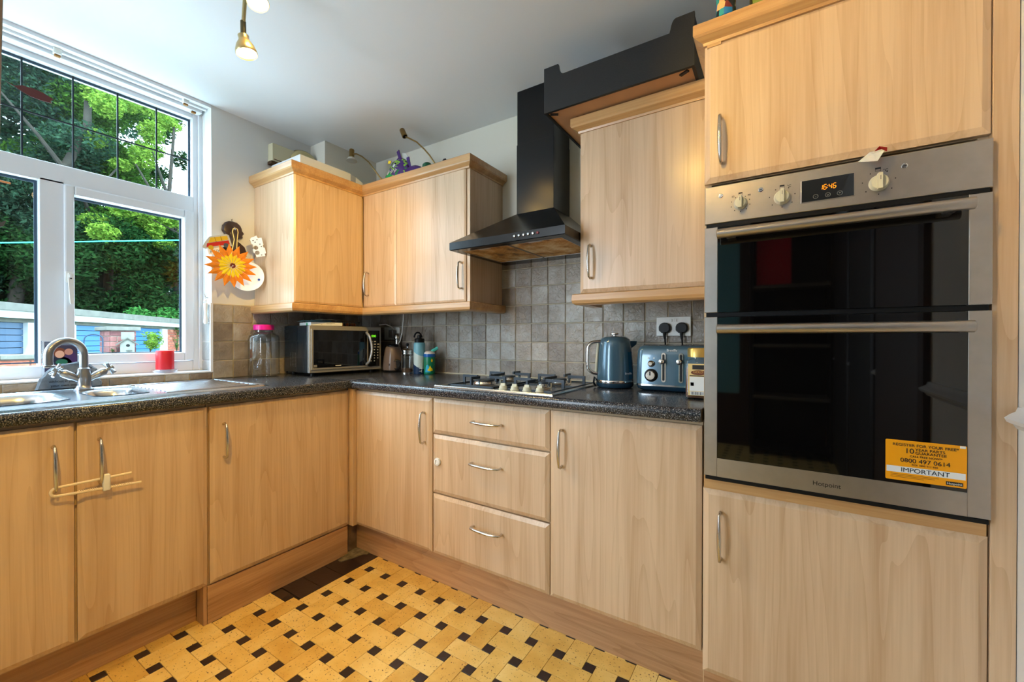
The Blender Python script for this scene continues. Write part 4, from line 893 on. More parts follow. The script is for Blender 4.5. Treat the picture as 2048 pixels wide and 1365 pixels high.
bm = B(); lathe(bm, [(.003, .166), (.009, .171), (.0105, .178), (.007, .186), (0, .188)], (.6, -.132, ZW), 20); mesh_obj('plunger_knob', bm, BLACKP, t, smooth=True)
bm = B(); lathe(bm, [(.032, .008), (.032, .030), (0, .031)], (.6, -.132, ZW), 24); mesh_obj('coffee_dregs', bm, mat('coffee', (96, 66, 44), .6), t)
# blue drink bottle
bt = bpy.data.materials.new('bottle_paint'); bt.use_nodes = True; nt = bt.node_tree; b_ = nt.nodes['Principled BSDF']; tc = nt.nodes.new('ShaderNodeTexCoord'); sx = nt.nodes.new('ShaderNodeSeparateXYZ'); nt.links.new(tc.outputs['Object'], sx.inputs[0])
wv = nt.nodes.new('ShaderNodeMath'); wv.operation = 'MULTIPLY_ADD'; wv.inputs[1].default_value = .55; nt.links.new(sx.outputs['X'], wv.inputs[0]); nt.links.new(sx.outputs['Z'], wv.inputs[2])
r1 = nt.nodes.new('ShaderNodeValToRGB'); e = r1.color_ramp.elements; r1.color_ramp.interpolation = 'CONSTANT'; e[0].position = 0; e[0].color = s2l((18, 48, 84)); e[1].position = .66; e[1].color = s2l((120, 182, 200)); q = e.new(.26); q.color = s2l((206, 222, 218))
ms = nt.nodes.new('ShaderNodeMath'); ms.operation = 'MULTIPLY'; ms.inputs[1].default_value = 5.2; nt.links.new(wv.outputs[0], ms.inputs[0]); nt.links.new(ms.outputs[0], r1.inputs['Fac']); nt.links.new(r1.outputs['Color'], b_.inputs['Base Color']); b_.inputs['Roughness'].default_value = .4
bc = (.690, -.118, ZW); t = thing('drinks_bottle', 'tall blue and white water bottle with black carry-loop lid', 'bottle', bc)
bm = B(); lathe(bm, [(.034, 0), (.035, .003), (.035, .178), (.033, .188), (.029, .192)], bc, 32); mesh_obj('body', bm, bt, t, smooth=True)
bm = B(); lathe(bm, [(.030, .190), (.030, .212), (.027, .216), (.014, .218), (.012, .236), (0, .238)], bc, 28); mesh_obj('lid', bm, BLACKP, t, smooth=True)
vd = Vector((.84, .54, 0))
bm = B(); tube(bm, [Vector(bc) + vd * (-.010 + .022 * math.cos(a) ) + Z_ * (.222 + .030 * math.sin(a)) for a in [PI * i / 10 for i in range(11)]], .0042, 8, sx=1.6); mesh_obj('carry_loop', bm, BLACKP, t, smooth=True)
fd = Vector((.70, -.714, 0)); 
o = text('lettering', 'CITY', (0, 0, 0), -Z_, vd, .026, STW, t); U = -Z_; V = Vector((.714, .70, 0)); M = Matrix((U, V, U.cross(V))).transposed().to_4x4(); M.translation = fd * .0355 + Vector((0, 0, .066)) - V * .002; o.matrix_basis = M
# child's bottle
kc = (.757, -.100, ZW); t = thing('childs_bottle', "green child's drinking bottle with blue collar and teal straw", 'bottle', kc)
bm = B(); lathe(bm, [(.033, 0), (.0345, .004), (.0335, .10), (.0325, .106)], kc, 32); mesh_obj('body', bm, mat('green_bottle', (10, 120, 84), .3), t, smooth=True)
bm = B(); lathe(bm, [(.0345, .104), (.0348, .106), (.0348, .121), (.033, .123)], kc, 32); mesh_obj('collar', bm, mat('blue_collar', (26, 96, 176), .3), t, smooth=True)
bm = B(); lathe(bm, [(.033, .122), (.030, .132), (.020, .139), (0, .140)], kc, 28); mesh_obj('lid', bm, mat('pale_lid', (222, 212, 206), .35), t, smooth=True)
bm = B(); tube(bm, [Vector(kc) + Vector((.010, .004, .136)), Vector(kc) + Vector((.045, .024, .160))], [.010, .0095], 10, sx=.6); mesh_obj('straw_spout', bm, mat('teal_spout', (60, 178, 156), .35), t, smooth=True)
def decal(nm, c, r, ang0, span, z0, z1, m, parent, shape=None, n=10):
    """thin curved patch on a cylinder; shape(u) gives the lower and upper edge"""
    b = B(); lo, hi = [], []
    for i in range(n + 1):
        u = i / n; a = ang0 + span * (u - .5); l, h = (z0, z1) if shape is None else shape(u)
        lo.append(b.verts.new((c[0] + r * math.cos(a), c[1] + r * math.sin(a), c[2] + l))); hi.append(b.verts.new((c[0] + r * math.cos(a), c[1] + r * math.sin(a), c[2] + h)))
    for i in range(n): b.faces.new([lo[i], lo[i + 1], hi[i + 1], hi[i]])
    return mesh_obj(nm, b, m, parent, smooth=True)
ca = math.atan2(-.714, .70)
YEL = mat('yellow_print', (238, 208, 20), .5)
decal('blue_patch', kc, .0352, ca - .35, 1.0, 0, 0, mat('cyan_print', (30, 170, 208), .5), t, lambda u: (.012, .014 + .045 * math.sin(PI * min(1, u * 1.1)) ** .7))
decal('yellow_patch', kc, .0356, ca + .10, .9, 0, 0, YEL, t, lambda u: (.018 + .01 * abs(u - .5), .024 + .034 * math.sin(PI * u) * (1 - .5 * abs(math.sin(7 * u)))))
decal('yellow_star', kc, .0356, ca + .38, .34, 0, 0, YEL, t, lambda u: (.082 - .010 * math.sin(PI * u), .082 + .012 * math.sin(PI * u)))

# ------------------------------------------------------------------ kettle
kc = Vector((1.936, -.168, ZW)); t = thing('kettle', 'slate-blue electric kettle with chrome handle beside the hob', 'kettle', kc)
LD = Vector((-.844, -.536, 0)); FD = Vector((.536, -.844, 0))   # handle side / side facing the room
bm = B(); lathe(bm, [(.066, 0), (.076, .004), (.081, .014), (.081, .022)], kc, 48); mesh_obj('power_base', bm, BLUED, t, smooth=True)
bm = B(); lathe(bm, [(.0805, .022), (.0815, .024), (.0815, .033), (.080, .035)], kc, 48, cap=False); mesh_obj('chrome_band', bm, CHROME, t, smooth=True)
bm = B(); lathe(bm, [(.079, .034), (.0785, .06), (.076, .11), (.0725, .16), (.069, .195), (.064, .212), (.052, .222), (.030, .226), (0, .227)], kc, 48); mesh_obj('body', bm, BLUE, t, smooth=True, ang=70)
bm = B(); lathe(bm, [(.008, .226), (.008, .231), (.020, .234), (.019, .239), (.008, .242), (0, .2425)], kc, 32); mesh_obj('lid_knob', bm, CHROME, t, smooth=True)
bm = B(); pts = [kc + LD * .066 + Z_ * .202, kc + LD * .090 + Z_ * .200] + [kc + LD * (.090 + .030 * math.sin(PI / 2 * i / 6)) + Z_ * (.200 - .035 * (1 - math.cos(PI / 2 * i / 6))) for i in range(1, 7)] + [kc + LD * .121 + Z_ * .12] + [kc + LD * (.121 - .040 * (1 - math.cos(PI / 2 * i / 6))) + Z_ * (.10 - .038 * math.sin(PI / 2 * i / 6)) for i in range(0, 7)] + [kc + LD * .076 + Z_ * .060]
tube(bm, pts, .0085, 14, sx=1.3); mesh_obj('handle', bm, CHROME, t, smooth=True, ang=70)
bm = B(); tube(bm, [kc + LD * .073 + Z_ * .195, kc + LD * .079 + Z_ * .12, kc + LD * .082 + Z_ * .068], .007, 10, sx=1.4); mesh_obj('handle_spine', bm, CREAMP, t, smooth=True, ang=70)
SD = -LD
bm = B(); loft(bm, [[kc + SD * a + FD * b * s + Z_ * z for a, b, z in ((.058, -.022, .205), (.060, .022, .205), (.064, .0, .165))] if k == 0 else [kc + SD * .096 + FD * (b * .3) + Z_ * z for b, z in ((-.022, .204), (.022, .204), (.0, .190))] for k, s in ((0, 1), (1, .3))]); mesh_obj('spout', bm, BLUE, t, smooth=True)
# water window, dark panel
a0 = math.atan2((FD * .62 + SD * .78).y, (FD * .62 + SD * .78).x)
bm = B(); n_ = 8; gg = []
for j in range(9):
    z = .040 + .118 * j / 8; rr = np.interp(z, [.034, .06, .11, .16, .195], [.079, .0785, .076, .0725, .069]) + .0008
    gg.append([bm.verts.new(kc + Vector((rr * math.cos(a0 - .30 + .60 * i / n_), rr * math.sin(a0 - .30 + .60 * i / n_), z))) for i in range(n_ + 1)])
for j in range(8):
    for i in range(n_): bm.faces.new([gg[j][i], gg[j][i + 1], gg[j + 1][i + 1], gg[j + 1][i]])
mesh_obj('water_window', bm, mat('smoky_window', (20, 84, 116), .08, spec=.8), t, smooth=True)
dk = (FD * .86 + SD * .5).normalized(); text('lettering', 'Breville', kc + dk * .0815 + Z_ * .062, Vector((dk.y, -dk.x, 0)) * -1, Z_, .013, mat('silver_print', (196, 200, 204), .4), t, 'CENTER')
bm = B(); tube(bm, [kc + LD * .079 + Z_ * .03, kc + LD * .090 + Z_ * .045, kc + LD * .094 + Z_ * .02, kc + LD * .085 + Z_ * .004], .005, 8); mesh_obj('cord_clip', bm, BLACKP, t, smooth=True)

# ------------------------------------------------------------------ toaster
t = thing('toaster', 'slate-blue four-slice toaster with chrome levers and round browning dial', 'toaster', (2.195, -.14, ZW))
tx0, tx1, ty0, ty1 = 2.046, 2.345, -.238, -.035
def trr(ins, z, r=.028): return [(x, y, ZW + z) for x, y in rrect(tx1 - tx0 - 2 * ins, ty1 - ty0 - 2 * ins, r, 6, (tx0 + tx1) / 2, (ty0 + ty1) / 2)]
bm = B(); loft(bm, [trr(.016, .002), trr(.004, .010), trr(0, .022)]); mesh_obj('base', bm, BLUED, t, smooth=True)
bm = B(); loft(bm, [trr(-.0008, .0225), trr(-.0008, .029)]); mesh_obj('chrome_band', bm, CHROME, t, smooth=True)
bm = B(); loft(bm, [trr(0, .0292), trr(.001, .12), trr(.004, .168), trr(.010, .181, .026), trr(.022, .187, .02)]); mesh_obj('body', bm, BLUE, t, smooth=True, ang=60)
for x in (2.085, 2.150, 2.235, 2.300):
    bm = B(); box(bm, x - .014, -.205, ZW + .186, x + .014, -.065, ZW + .1882); mesh_obj('slot', bm, BLACKP, t)
yf = ty0 + .0005
for x in (2.160, 2.226):
    bm = B(); prism(bm, rrect(.0165, .118, .008, 6, x, ZW + .099), (0, yf, 0), X_, Z_, -Y_, .0035); lv = mesh_obj('lever_track', bm, CHROME, t, smooth=True)
    bm = B(); prism(bm, rrect(.009, .106, .0045, 5, x, ZW + .099), (0, yf - .0036, 0), X_, Z_, -Y_, .0006); mesh_obj('groove', bm, BLACKP, lv)
    bm = B(); lathe(bm, [(.0035, 0), (.0035, .012), (.0105, .015), (.0105, .022), (.006, .025), (0, .025)], (x - .004, yf - .003, ZW + .123), 20, rotm(-Y_)); mesh_obj('lever', bm, CHROME, lv, smooth=True)
bm = B(); lathe(bm, [(.0265, 0), (.0265, .003), (.022, .006)], (2.111, yf, ZW + .066), 32, rotm(-Y_)); dl = mesh_obj('dial_ring', bm, BLACKP, t, smooth=True)
bm = B(); lathe(bm, [(.0195, .004), (.0195, .016), (.017, .019), (0, .0195)], (2.111, yf, ZW + .066), 32, rotm(-Y_)); mesh_obj('dial', bm, CHROME, dl, smooth=True)
bm = B(); box(bm, 2.109, yf - .0215, ZW + .066, 2.113, yf - .019, ZW + .082); mesh_obj('dial_mark', bm, BLACKP, dl)
bm = B(); lathe(bm, [(.013, 0), (.013, .003), (.0095, .006), (.0095, .017), (.007, .019), (0, .019)], (2.111, yf, ZW + .113), 28, rotm(-Y_)); mesh_obj('small_knob', bm, CHROME, t, smooth=True)
for x in (2.100, 2.122):
    bm = B(); lathe(bm, [(.003, 0), (.003, .0005), (0, .0006)], (x, yf, ZW + .136), 14, rotm(-Y_)); mesh_obj('setting_print', bm, STW, t)
text('lettering', 'Breville', (2.192, yf - .0012, ZW + .164), X_, Z_, .0135, STW, t, 'CENTER')

# ------------------------------------------------------------------ coffee jar
jx, jy = 2.306, -.345; t = thing('coffee_jar', 'square glass jar of instant coffee with gold lid and cream label', 'jar', (jx, jy, ZW))
def sq_(h, r, z): return [(x, y, ZW + z) for x, y in rrect(2 * h, 2 * h, r, 5, jx, jy)]
bm = B(); loft(bm, [sq_(.036, .01, 0), sq_(.042, .012, .006), sq_(.042, .012, .120), sq_(.040, .016, .136), sq_(.034, .03, .144), sq_(.034, .03, .150)]); mesh_obj('jar_body', bm, JARGLASS, t, smooth=True)
bm = B(); loft(bm, [sq_(.033, .01, .004), sq_(.0385, .011, .008), sq_(.0385, .011, .105), sq_(.036, .011, .112)]); mesh_obj('granules', bm, mat('coffee_granules', (104, 62, 36), .9, bump=1, bscale=420, var=.45, nscale=260), t)
bm = B(); loft(bm, [sq_(.037, .030, .149), sq_(.037, .030, .178), sq_(.034, .028, .182)]); mesh_obj('lid', bm, mat('gold_lid', (206, 172, 96), .3, metal=.8), t, smooth=True)
lb = flat('label', [(jx - .029, ZW + .014), (jx + .036, ZW + .014), (jx + .036, ZW + .126), (jx - .029, ZW + .126)], (0, jy - .0424, 0), X_, Z_, mat('label_cream', (224, 196, 128), .5), t)
for nm, x0, z0_, x1, z1, m in (('label_block', -.015, .106, .03, .122, DARKP), ('label_white', -.024, .030, .034, .080, STW), ('label_bar', -.024, .082, .034, .085, DARKP), ('label_square', -.021, .048, -.010, .060, mat('navy_print', (20, 34, 44), .6)), ('barcode_panel', -.022, .016, .034, .028, STW)):
    flat(nm, [(jx + x0, ZW + z0_), (jx + x1, ZW + z0_), (jx + x1, ZW + z1), (jx + x0, ZW + z1)], (0, jy - .0430, 0), X_, Z_, m, lb)
flat('label_oval', [(jx + .006 + .026 * math.cos(a), ZW + .095 + .009 * math.sin(a)) for a in [2 * PI * i / 20 for i in range(20)]], (0, jy - .0432, 0), X_, Z_, mat('oval_brown', (110, 54, 24), .5), lb)
text('lettering', 'GOLD', (jx + .004, jy - .0438, ZW + .0935), X_, Z_, .0115, mat('gold_print', (214, 160, 70), .5), lb, 'CENTER')
for i in range(12):
    x = jx - .019 + i * .0042; flat('barcode', [(x, ZW + .017), (x + .0012 + .0008 * (i % 2), ZW + .017), (x + .0012 + .0008 * (i % 2), ZW + .027), (x, ZW + .027)], (0, jy - .0436, 0), X_, Z_, DARKP, lb)

# ------------------------------------------------------------------ socket with plugs
so = thing('double_socket', 'white double wall socket above the toaster', 'socket', (2.153, -.008, 1.183))
bm = B(); box(bm, 2.080, -.020, 1.141, 2.226, -.009, 1.226, .002); mesh_obj('faceplate', bm, WHITEP, so)
for x in (2.143, 2.163):
    bm = B(); box(bm, x - .0055, -.0245, 1.205, x + .0055, -.020, 1.217, .001); mesh_obj('switch', bm, WHITEP, so)
for x, lab in ((2.118, 'left black plug in the double socket above the toaster'), (2.190, 'right black plug in the double socket above the toaster')):
    p = thing('plug', lab, 'plug', (x, -.022, 1.175))
    bm = B(); pts = [(.0245 * math.cos(a), .003 + .022 * math.sin(a)) for a in [PI * i / 12 for i in range(13)]] + [(-.024, -.010), (-.013, -.021), (.013, -.021), (.024, -.010)]
    loft(bm, [[(x + a, -.0205, 1.176 + b) for a, b in pts], [(x + a, -.034, 1.176 + b) for a, b in pts], [(x + a * .85, -.040, 1.176 + b * .85) for a, b in pts]]); mesh_obj('plug_body', bm, BLACKP, p, smooth=True)
    bm = B(); tube(bm, [(x, -.032, 1.158), (x, -.033, 1.142), (x + .002, -.033, 1.128)], [.0085, .006, .0045], 10); mesh_obj('cable_grip', bm, BLACKP, p, smooth=True)
    bm = B(); tube(bm, [(x + .002, -.033, 1.13), (x + .004, -.030, 1.10), (x + .006, -.022, 1.05), (x, -.018, .98)], .0034, 8); mesh_obj('cable', bm, BLACKP, p, smooth=True)

# ------------------------------------------------------------------ on the sill
t = thing('photo_block', 'clear acrylic photo block with a family snapshot behind the tap', 'photo frame', (-.06, -1.50, .957))
bm = B(); box(bm, -.074, -1.556, .958, -.054, -1.446, 1.118, .001); mesh_obj('acrylic_block', bm, glassmat('acrylic', (.95, .98, 1), 1.3), t)
ph = flat('photo', [(-1.550, .985), (-1.452, .985), (-1.452, 1.114), (-1.550, 1.114)], (-.0535, 0, 0), Y_, Z_, mat('photo_dark', (62, 58, 84), .35), t)
def blob(nm, cy_, cz_, ry, rz, rgb, off=.0006, n=18):
    flat(nm, [(cy_ + ry * math.cos(2 * PI * i / n), cz_ + rz * math.sin(2 * PI * i / n)) for i in range(n)], (-.0531 + off, 0, 0), Y_, Z_, mat('p_%d_%d_%d' % rgb, rgb, .4), ph, .0002)
flat('sky_strip', [(-1.548, 1.098), (-1.454, 1.098), (-1.454, 1.112), (-1.548, 1.112)], (-.0531, 0, 0), Y_, Z_, mat('p_sky', (104, 116, 140), .4), ph, .0003)
blob('shape', -1.505, 1.020, .036, .030, (34, 38, 62)); blob('shape', -1.478, 1.040, .024, .036, (70, 44, 96)); blob('shape', -1.506, 1.066, .019, .022, (122, 66, 44), .0008); blob('shape', -1.506, 1.060, .014, .016, (226, 176, 150), .0010)
blob('shape', -1.479, 1.070, .013, .014, (196, 140, 124), .0010); blob('shape', -1.500, 1.026, .018, .013, (40, 110, 84), .0010); blob('shape', -1.520, 1.004, .014, .012, (220, 164, 136), .0010); blob('shape', -1.480, 1.010, .017, .011, (216, 156, 124), .0010)
STONE = mat('slate_stone', (104, 114, 124), .8, bump=1, bscale=70, var=.3, nscale=30)
sp_ = [(-1.590, .918), (-1.583, .940), (-1.576, .962), (-1.566, .975), (-1.558, .992), (-1.545, 1.004), (-1.530, 1.013), (-1.512, 1.020), (-1.490, 1.024), (-1.470, 1.027), (-1.450, 1.022), (-1.432, 1.018), (-1.420, 1.005), (-1.408, .998), (-1.410, .975), (-1.402, .955), (-1.394, .940), (-1.392, .920), (-1.42, .9175), (-1.50, .9172), (-1.56, .9175)]
lean = Matrix.Rotation(math.radians(-6), 3, 'Y')
bm = B(); nn = len(sp_); cy_, cz_ = -1.49, .96
loft(bm, [[(.006, cy_ + (y - cy_) * .94, cz_ + (z - cz_) * .95) for y, z in sp_], [(.010, y, z) for y, z in sp_], [(.020, y + random.uniform(-.003, .003), z + (random.uniform(-.003, .003) if z > .93 else 0)) for y, z in sp_], [(.027, cy_ + (y - cy_) * .93, cz_ + (z - cz_) * .93) for y, z in sp_]])
bmesh.ops.rotate(bm, verts=bm.verts, cent=(.027, 0, .917), matrix=lean)
bmesh.ops.translate(bm, verts=bm.verts, vec=(.010, 0, .0008))
stn = tag(mesh_obj('engraved_stone', bm, STONE), 'ragged grey slate with engraved words leaning behind the tap', 'stone'); WO[stn.name] = Vector((0, 0, 0))
INK = mat('engraving', (26, 30, 36), .7)
for s, y, z, sz in (('in your', -1.462, .998, .014), ('garden of', -1.478, .978, .014), ('without it you', -1.553, .946, .0135), ('your own world so', -1.548, .929, .0135)):
    xx = .0375 - (z - .917) * math.tan(math.radians(6)) + .0008
    text('lettering', s, (xx, y, z), Y_, (-.104, 0, .995), sz, INK, stn)
t = thing('candle', 'thick red pillar candle on the window sill', 'candle', (-.045, -1.144, .972))
RW = bpy.data.materials.new('red_wax'); RW.use_nodes = True; b_ = RW.node_tree.nodes['Principled BSDF']; b_.inputs['Base Color'].default_value = s2l((214, 30, 44)); b_.inputs['Roughness'].default_value = .4; b_.inputs['Subsurface Weight'].default_value = .4; b_.inputs['Subsurface Radius'].default_value = (.03, .008, .006); b_.inputs['Subsurface Scale'].default_value = .5
bm = B(); lathe(bm, [(.035, .0), (.0365, .004), (.0365, .088), (.034, .094), (.030, .093), (.024, .088), (0, .086)], (-.045, -1.144, .9735), 36); mesh_obj('wax', bm, RW, t, smooth=True)
bm = B(); tube(bm, [(-.045, -1.144, 1.058), (-.044, -1.144, 1.068)], .0012, 6); mesh_obj('wick', bm, INK, t)
bm = B(); lathe(bm, [(.030, 0), (.044, .004), (.054, .013), (.052, .015), (.042, .008), (0, .0075)], (-.045, -1.144, .9578), 36); tag(mesh_obj('candle_dish', bm, glassmat('dish_glass', (.94, .95, .97), 3), smooth=True), 'shallow clear glass dish under the red candle', 'dish')
# blind cord acorns at the reveal
t = thing('cord_cleat', 'small white cleat hook on the right window reveal above the tiles', 'hook', (-.012, -.960, 1.34))
bm = B(); tube(bm, [(-.030, -.958, 1.345), (-.030, -.975, 1.350), (-.026, -.980, 1.366)], .003, 8); tube(bm, [(-.030, -.972, 1.350), (-.028, -.980, 1.330), (-.018, -.984, 1.326), (-.010, -.978, 1.336)], .003, 8); mesh_obj('hook', bm, CHROME, t, smooth=True)
t = thing('cord_weight', 'white plastic blind-cord weight hanging by the window reveal', 'cord weight', (-.022, -.976, 1.26))
bm = B(); loft(bm, [[(-.022 + a * k, -.976 + b * .6 * k, z) for a, b in rrect(.024, .024, .006, 3)] for z, k in ((1.206, .75), (1.216, 1.05), (1.245, .9), (1.262, .62), (1.285, .85), (1.306, 1.1), (1.316, .9))]); mesh_obj('weight', bm, WHITEP, t, smooth=True, ang=60)
bm = B(); tube(bm, [(-.022, -.974, 1.316), (-.02, -.974, 1.335)], .0015, 6); tube(bm, [(-.024, -.974, 1.316), (-.030, -.968, 1.33), (-.06, -.962, 1.6), (-.084, -.962, 2.335)], .0012, 6); mesh_obj('cord', bm, WHITEP, t)

# ------------------------------------------------------------------ wall decorations beside the window
DW = mat('carved_ebony', (48, 26, 20), .28, coat=.4, var=.35, nscale=14)
t = thing('carved_plaque', 'dark wooden plaque carved as a head and shoulders in profile', 'wall carving', (.003, -.85, 1.69))
pf = [(-.858, 1.773), (-.838, 1.770), (-.822, 1.758), (-.814, 1.742), (-.812, 1.730), (-.802, 1.716), (-.805, 1.711), (-.811, 1.709), (-.8075, 1.704), (-.811, 1.700), (-.808, 1.694), (-.812, 1.687), (-.826, 1.684), (-.834, 1.678), (-.836, 1.664), (-.818, 1.654), (-.799, 1.640), (-.790, 1.618), (-.789, 1.592), (-.80, 1.582), (-.90, 1.58), (-.918, 1.60), (-.905, 1.640), (-.884, 1.660), (-.876, 1.676), (-.880, 1.690), (-.898, 1.697), (-.911, 1.716), (-.909, 1.742), (-.896, 1.762), (-.878, 1.771)]
cxp, czp = -.853, 1.68
bm = B(); loft(bm, [[(.003, y, z) for y, z in pf], [(.014, y, z) for y, z in pf], [(.020, cxp + (y - cxp) * .90, czp + (z - czp) * .94) for y, z in pf], [(.023, cxp + (y - cxp) * .70, czp + (z - czp) * .80) for y, z in pf]]); mesh_obj('carving', bm, DW, t, smooth=True, ang=30)
bm = B(); bmesh.ops.create_uvsphere(bm, u_segments=14, v_segments=8, radius=.010); bmesh.ops.scale(bm, vec=(.5, .8, 1.3), verts=bm.verts); bmesh.ops.translate(bm, verts=bm.verts, vec=(.024, -.862, 1.716)); mesh_obj('ear', bm, DW, t, smooth=True)
bm = B(); tube(bm, [(.004, -.858, 1.772), (.006, -.862, 1.784), (.004, -.856, 1.788)], .0012, 6); mesh_obj('hanging_loop', bm, BLACKP, t)
t = thing('wall_hook', 'small chrome hook holding the paper sun', 'hook', (.012, -.862, 1.728))
bm = B(); tube(bm, [(.026, -.862, 1.740), (.036, -.862, 1.736), (.042, -.862, 1.724), (.048, -.862, 1.722), (.050, -.862, 1.732)], .0026, 8); mesh_obj('hook', bm, CHROME, t, smooth=True)
# paper sun
sc_ = Vector((.118, -.912, 1.511)); t = thing('paper_sun', 'orange and yellow folded paper sun hanging on a yellow thread', 'paper decoration', sc_)
OR_ = mat('orange_tissue', (240, 140, 24), .7, var=.15, nscale=40); YE_ = mat('yellow_tissue', (250, 214, 20), .7, var=.12, nscale=50)
for k in range(16):
    a = 2 * PI * k / 16 + .1; w_ = PI / 16; R_ = .124
    def pt(r, aa, dx): return (sc_.x + dx, sc_.y + r * math.cos(aa) * 1.03, sc_.z + r * math.sin(aa) * .93)
    bm = B(); v = [bm.verts.new(p) for p in (pt(.01, a, .006), pt(.084, a - w_, .000), pt(R_, a, .003), pt(.084, a + w_, .000), pt(.08, a, .006))]
    bm.faces.new([v[0], v[1], v[4]]); bm.faces.new([v[1], v[2], v[4]]); bm.faces.new([v[4], v[2], v[3]]); bm.faces.new([v[0], v[4], v[3]]); mesh_obj('ray', bm, OR_, t)
    bm = B(); v = [bm.verts.new(p) for p in (pt(.008, a, .009), pt(.052, a - w_, .004), pt(.066 + .008 * math.sin(k * 2.1), a - w_ * .3, .007), pt(.062, a + w_ * .4, .007), pt(.052, a + w_, .004), pt(.05, a, .010))]
    for q in ((0, 1, 5), (1, 2, 5), (2, 3, 5), (3, 4, 5), (4, 0, 5)): bm.faces.new([v[i] for i in q])
    mesh_obj('petal', bm, YE_, t)
bm = B()
for i in range(7): a = i * 2.4; bmesh.ops.create_icosphere(bm, subdivisions=1, radius=.006, matrix=Matrix.Translation((sc_.x + .013, sc_.y + .009 * math.cos(a), sc_.z + .009 * math.sin(a))))
mesh_obj('centre', bm, mat('seed_brown', (120, 44, 20), .8), t)
bm = B(); tube(bm, [(sc_.x + .008, sc_.y - .004, sc_.z + .06), (.085, -.884, 1.66), (.051, -.878, 1.71), (.049, -.872, 1.727), (.048, -.862, 1.732), (.049, -.852, 1.727), (.051, -.850, 1.71), (.085, -.870, 1.66), (sc_.x + .008, sc_.y + .02, sc_.z + .05)], .0022, 6); mesh_obj('thread', bm, mat('yellow_wool', (238, 206, 120), .8), t, smooth=True)
# paper plate and white cut-out
t = thing('paper_plate', 'white paper plate hanging behind the paper sun', 'plate', (.045, -.782, 1.468)); n_ = Vector((1, .12, 0)).normalized()
bm = B(); lathe(bm, [(0, 0), (.052, 0), (.062, .004), (.080, .008), (.081, .006), (.062, .001), (.0, -.003)], (.079, -.814, 1.470), 40, rotm((.80, -.60, .05)), cap=False); mesh_obj('plate', bm, mat('white_card', (236, 238, 236), .55), t, smooth=True)
bm = B()
for a, z in ((-.02, 1.538), (-.045, 1.45), (.055, 1.455)): lathe(bm, [(.006, 0), (.006, .0008), (0, .001)], (.079 + .6 * a + .0075, -.814 + .8 * a - .0055, z), 12, rotm((.8, -.6, 0)))
mesh_obj('blue_dab', bm, mat('blue_paint_dab', (30, 70, 160), .5), t)
bm = B(); tube(bm, [(.082, -.812, 1.548), (.07, -.79, 1.60), (.05, -.775, 1.66), (.004, -.77, 1.69)], .001, 5); mesh_obj('string', bm, mat('string', (190, 180, 160), .8), t)
t = thing('card_cutout', 'white card cut-out with two round holes by the cabinet end', 'card decoration', (.05, -.745, 1.645)); 
c2_, s2_ = math.cos(.24), math.sin(.24); u_ = Vector((.6 * c2_, .8 * c2_, s2_)); v_ = Vector((-.6 * s2_, -.8 * s2_, c2_)); nn_ = u_.cross(v_)
outer = [(-.022, -.058), (.022, -.058), (.022, -.044), (.030, -.044), (.030, -.012), (.024, -.012), (.024, .004), (.028, .004), (.028, .044), (.010, .044), (.006, .060), (-.006, .054), (-.020, .052), (-.028, .044), (-.028, .018), (-.022, .014), (-.024, -.010), (-.030, -.014), (-.028, -.034), (-.022, -.036)]
cb = Vector((.112, -.776, 1.640)); circ = lambda cx_, cy_, r: [(cx_ + r * math.cos(2 * PI * i / 16), cy_ + r * math.sin(2 * PI * i / 16)) for i in range(16)]
bm = B(); es = []
for loop in (outer, circ(-.012, -.034, .0115), circ(-.012, -.006, .0115)):
    vv = [bm.verts.new(cb + u_ * a + v_ * b) for a, b in loop]; es += [bm.edges.new((vv[i], vv[(i + 1) % len(vv)])) for i in range(len(vv))]
bmesh.ops.triangle_fill(bm, use_beauty=True, edges=es); bmesh.ops.solidify(bm, geom=bm.faces[:], thickness=.002); mesh_obj('card', bm, mat('white_card', (236, 238, 236), .55), t)
bm = B()
for a, b in ((-.008, .024), (.004, .036), (.012, .010), (.016, -.004), (-.016, .034), (.006, -.050)): prism(bm, [(-.003, -.002), (.003, -.002), (.003, .002), (-.003, .002)], cb + u_ * a + v_ * b + nn_ * .0022, u_, v_, nn_, .0005)
mesh_obj('printed_marks', bm, DARKP, t)
# card camper van
t = thing('card_van', 'hand-coloured yellow and red card van pinned by the window reveal', 'card decoration', (.045, -.95, 1.65))
cb = Vector((.042, -.945, 1.645)); u_ = Vector((.12, math.cos(.33), math.sin(.33))).normalized(); v_ = Vector((0, -math.sin(.33), math.cos(.33)))
def cardp(nm, pts, m, off): mesh_obj(nm, prism(B(), pts, cb + X_ * off, u_, v_, X_, .0012), m, t)
cardp('card', [(-.080, -.020), (-.066, -.030), (.058, -.036), (.060, .022), (.048, .030), (-.030, .028), (-.052, .010)], mat('grey_card', (196, 196, 190), .7), 0)
cardp('yellow_roof', [(-.046, -.002), (.050, .0), (.050, .020), (-.028, .022)], mat('crayon_yellow', (222, 180, 30), .7), .0014)
cardp('red_side', [(-.060, -.022), (.050, -.026), (.050, -.004), (-.052, -.004)], mat('crayon_red', (188, 30, 22), .7), .0014)
for a, c_1 in ((-.042, (206, 170, 30)), (.030, (70, 80, 92))):
    cardp('wheel', [(a + .012 * math.cos(2 * PI * i / 18), -.028 + .012 * math.sin(2 * PI * i / 18)) for i in range(18)], mat('wheel_%d' % c_1[0], c_1, .7), .0028)
bm = B()
for a in (-.010, .018): prism(bm, [(a, -.004), (a + .0012, -.004), (a + .0012, .022), (a, .022)], cb + X_ * .0028, u_, v_, X_, .0004)
mesh_obj('pen_lines', bm, DARKP, t)
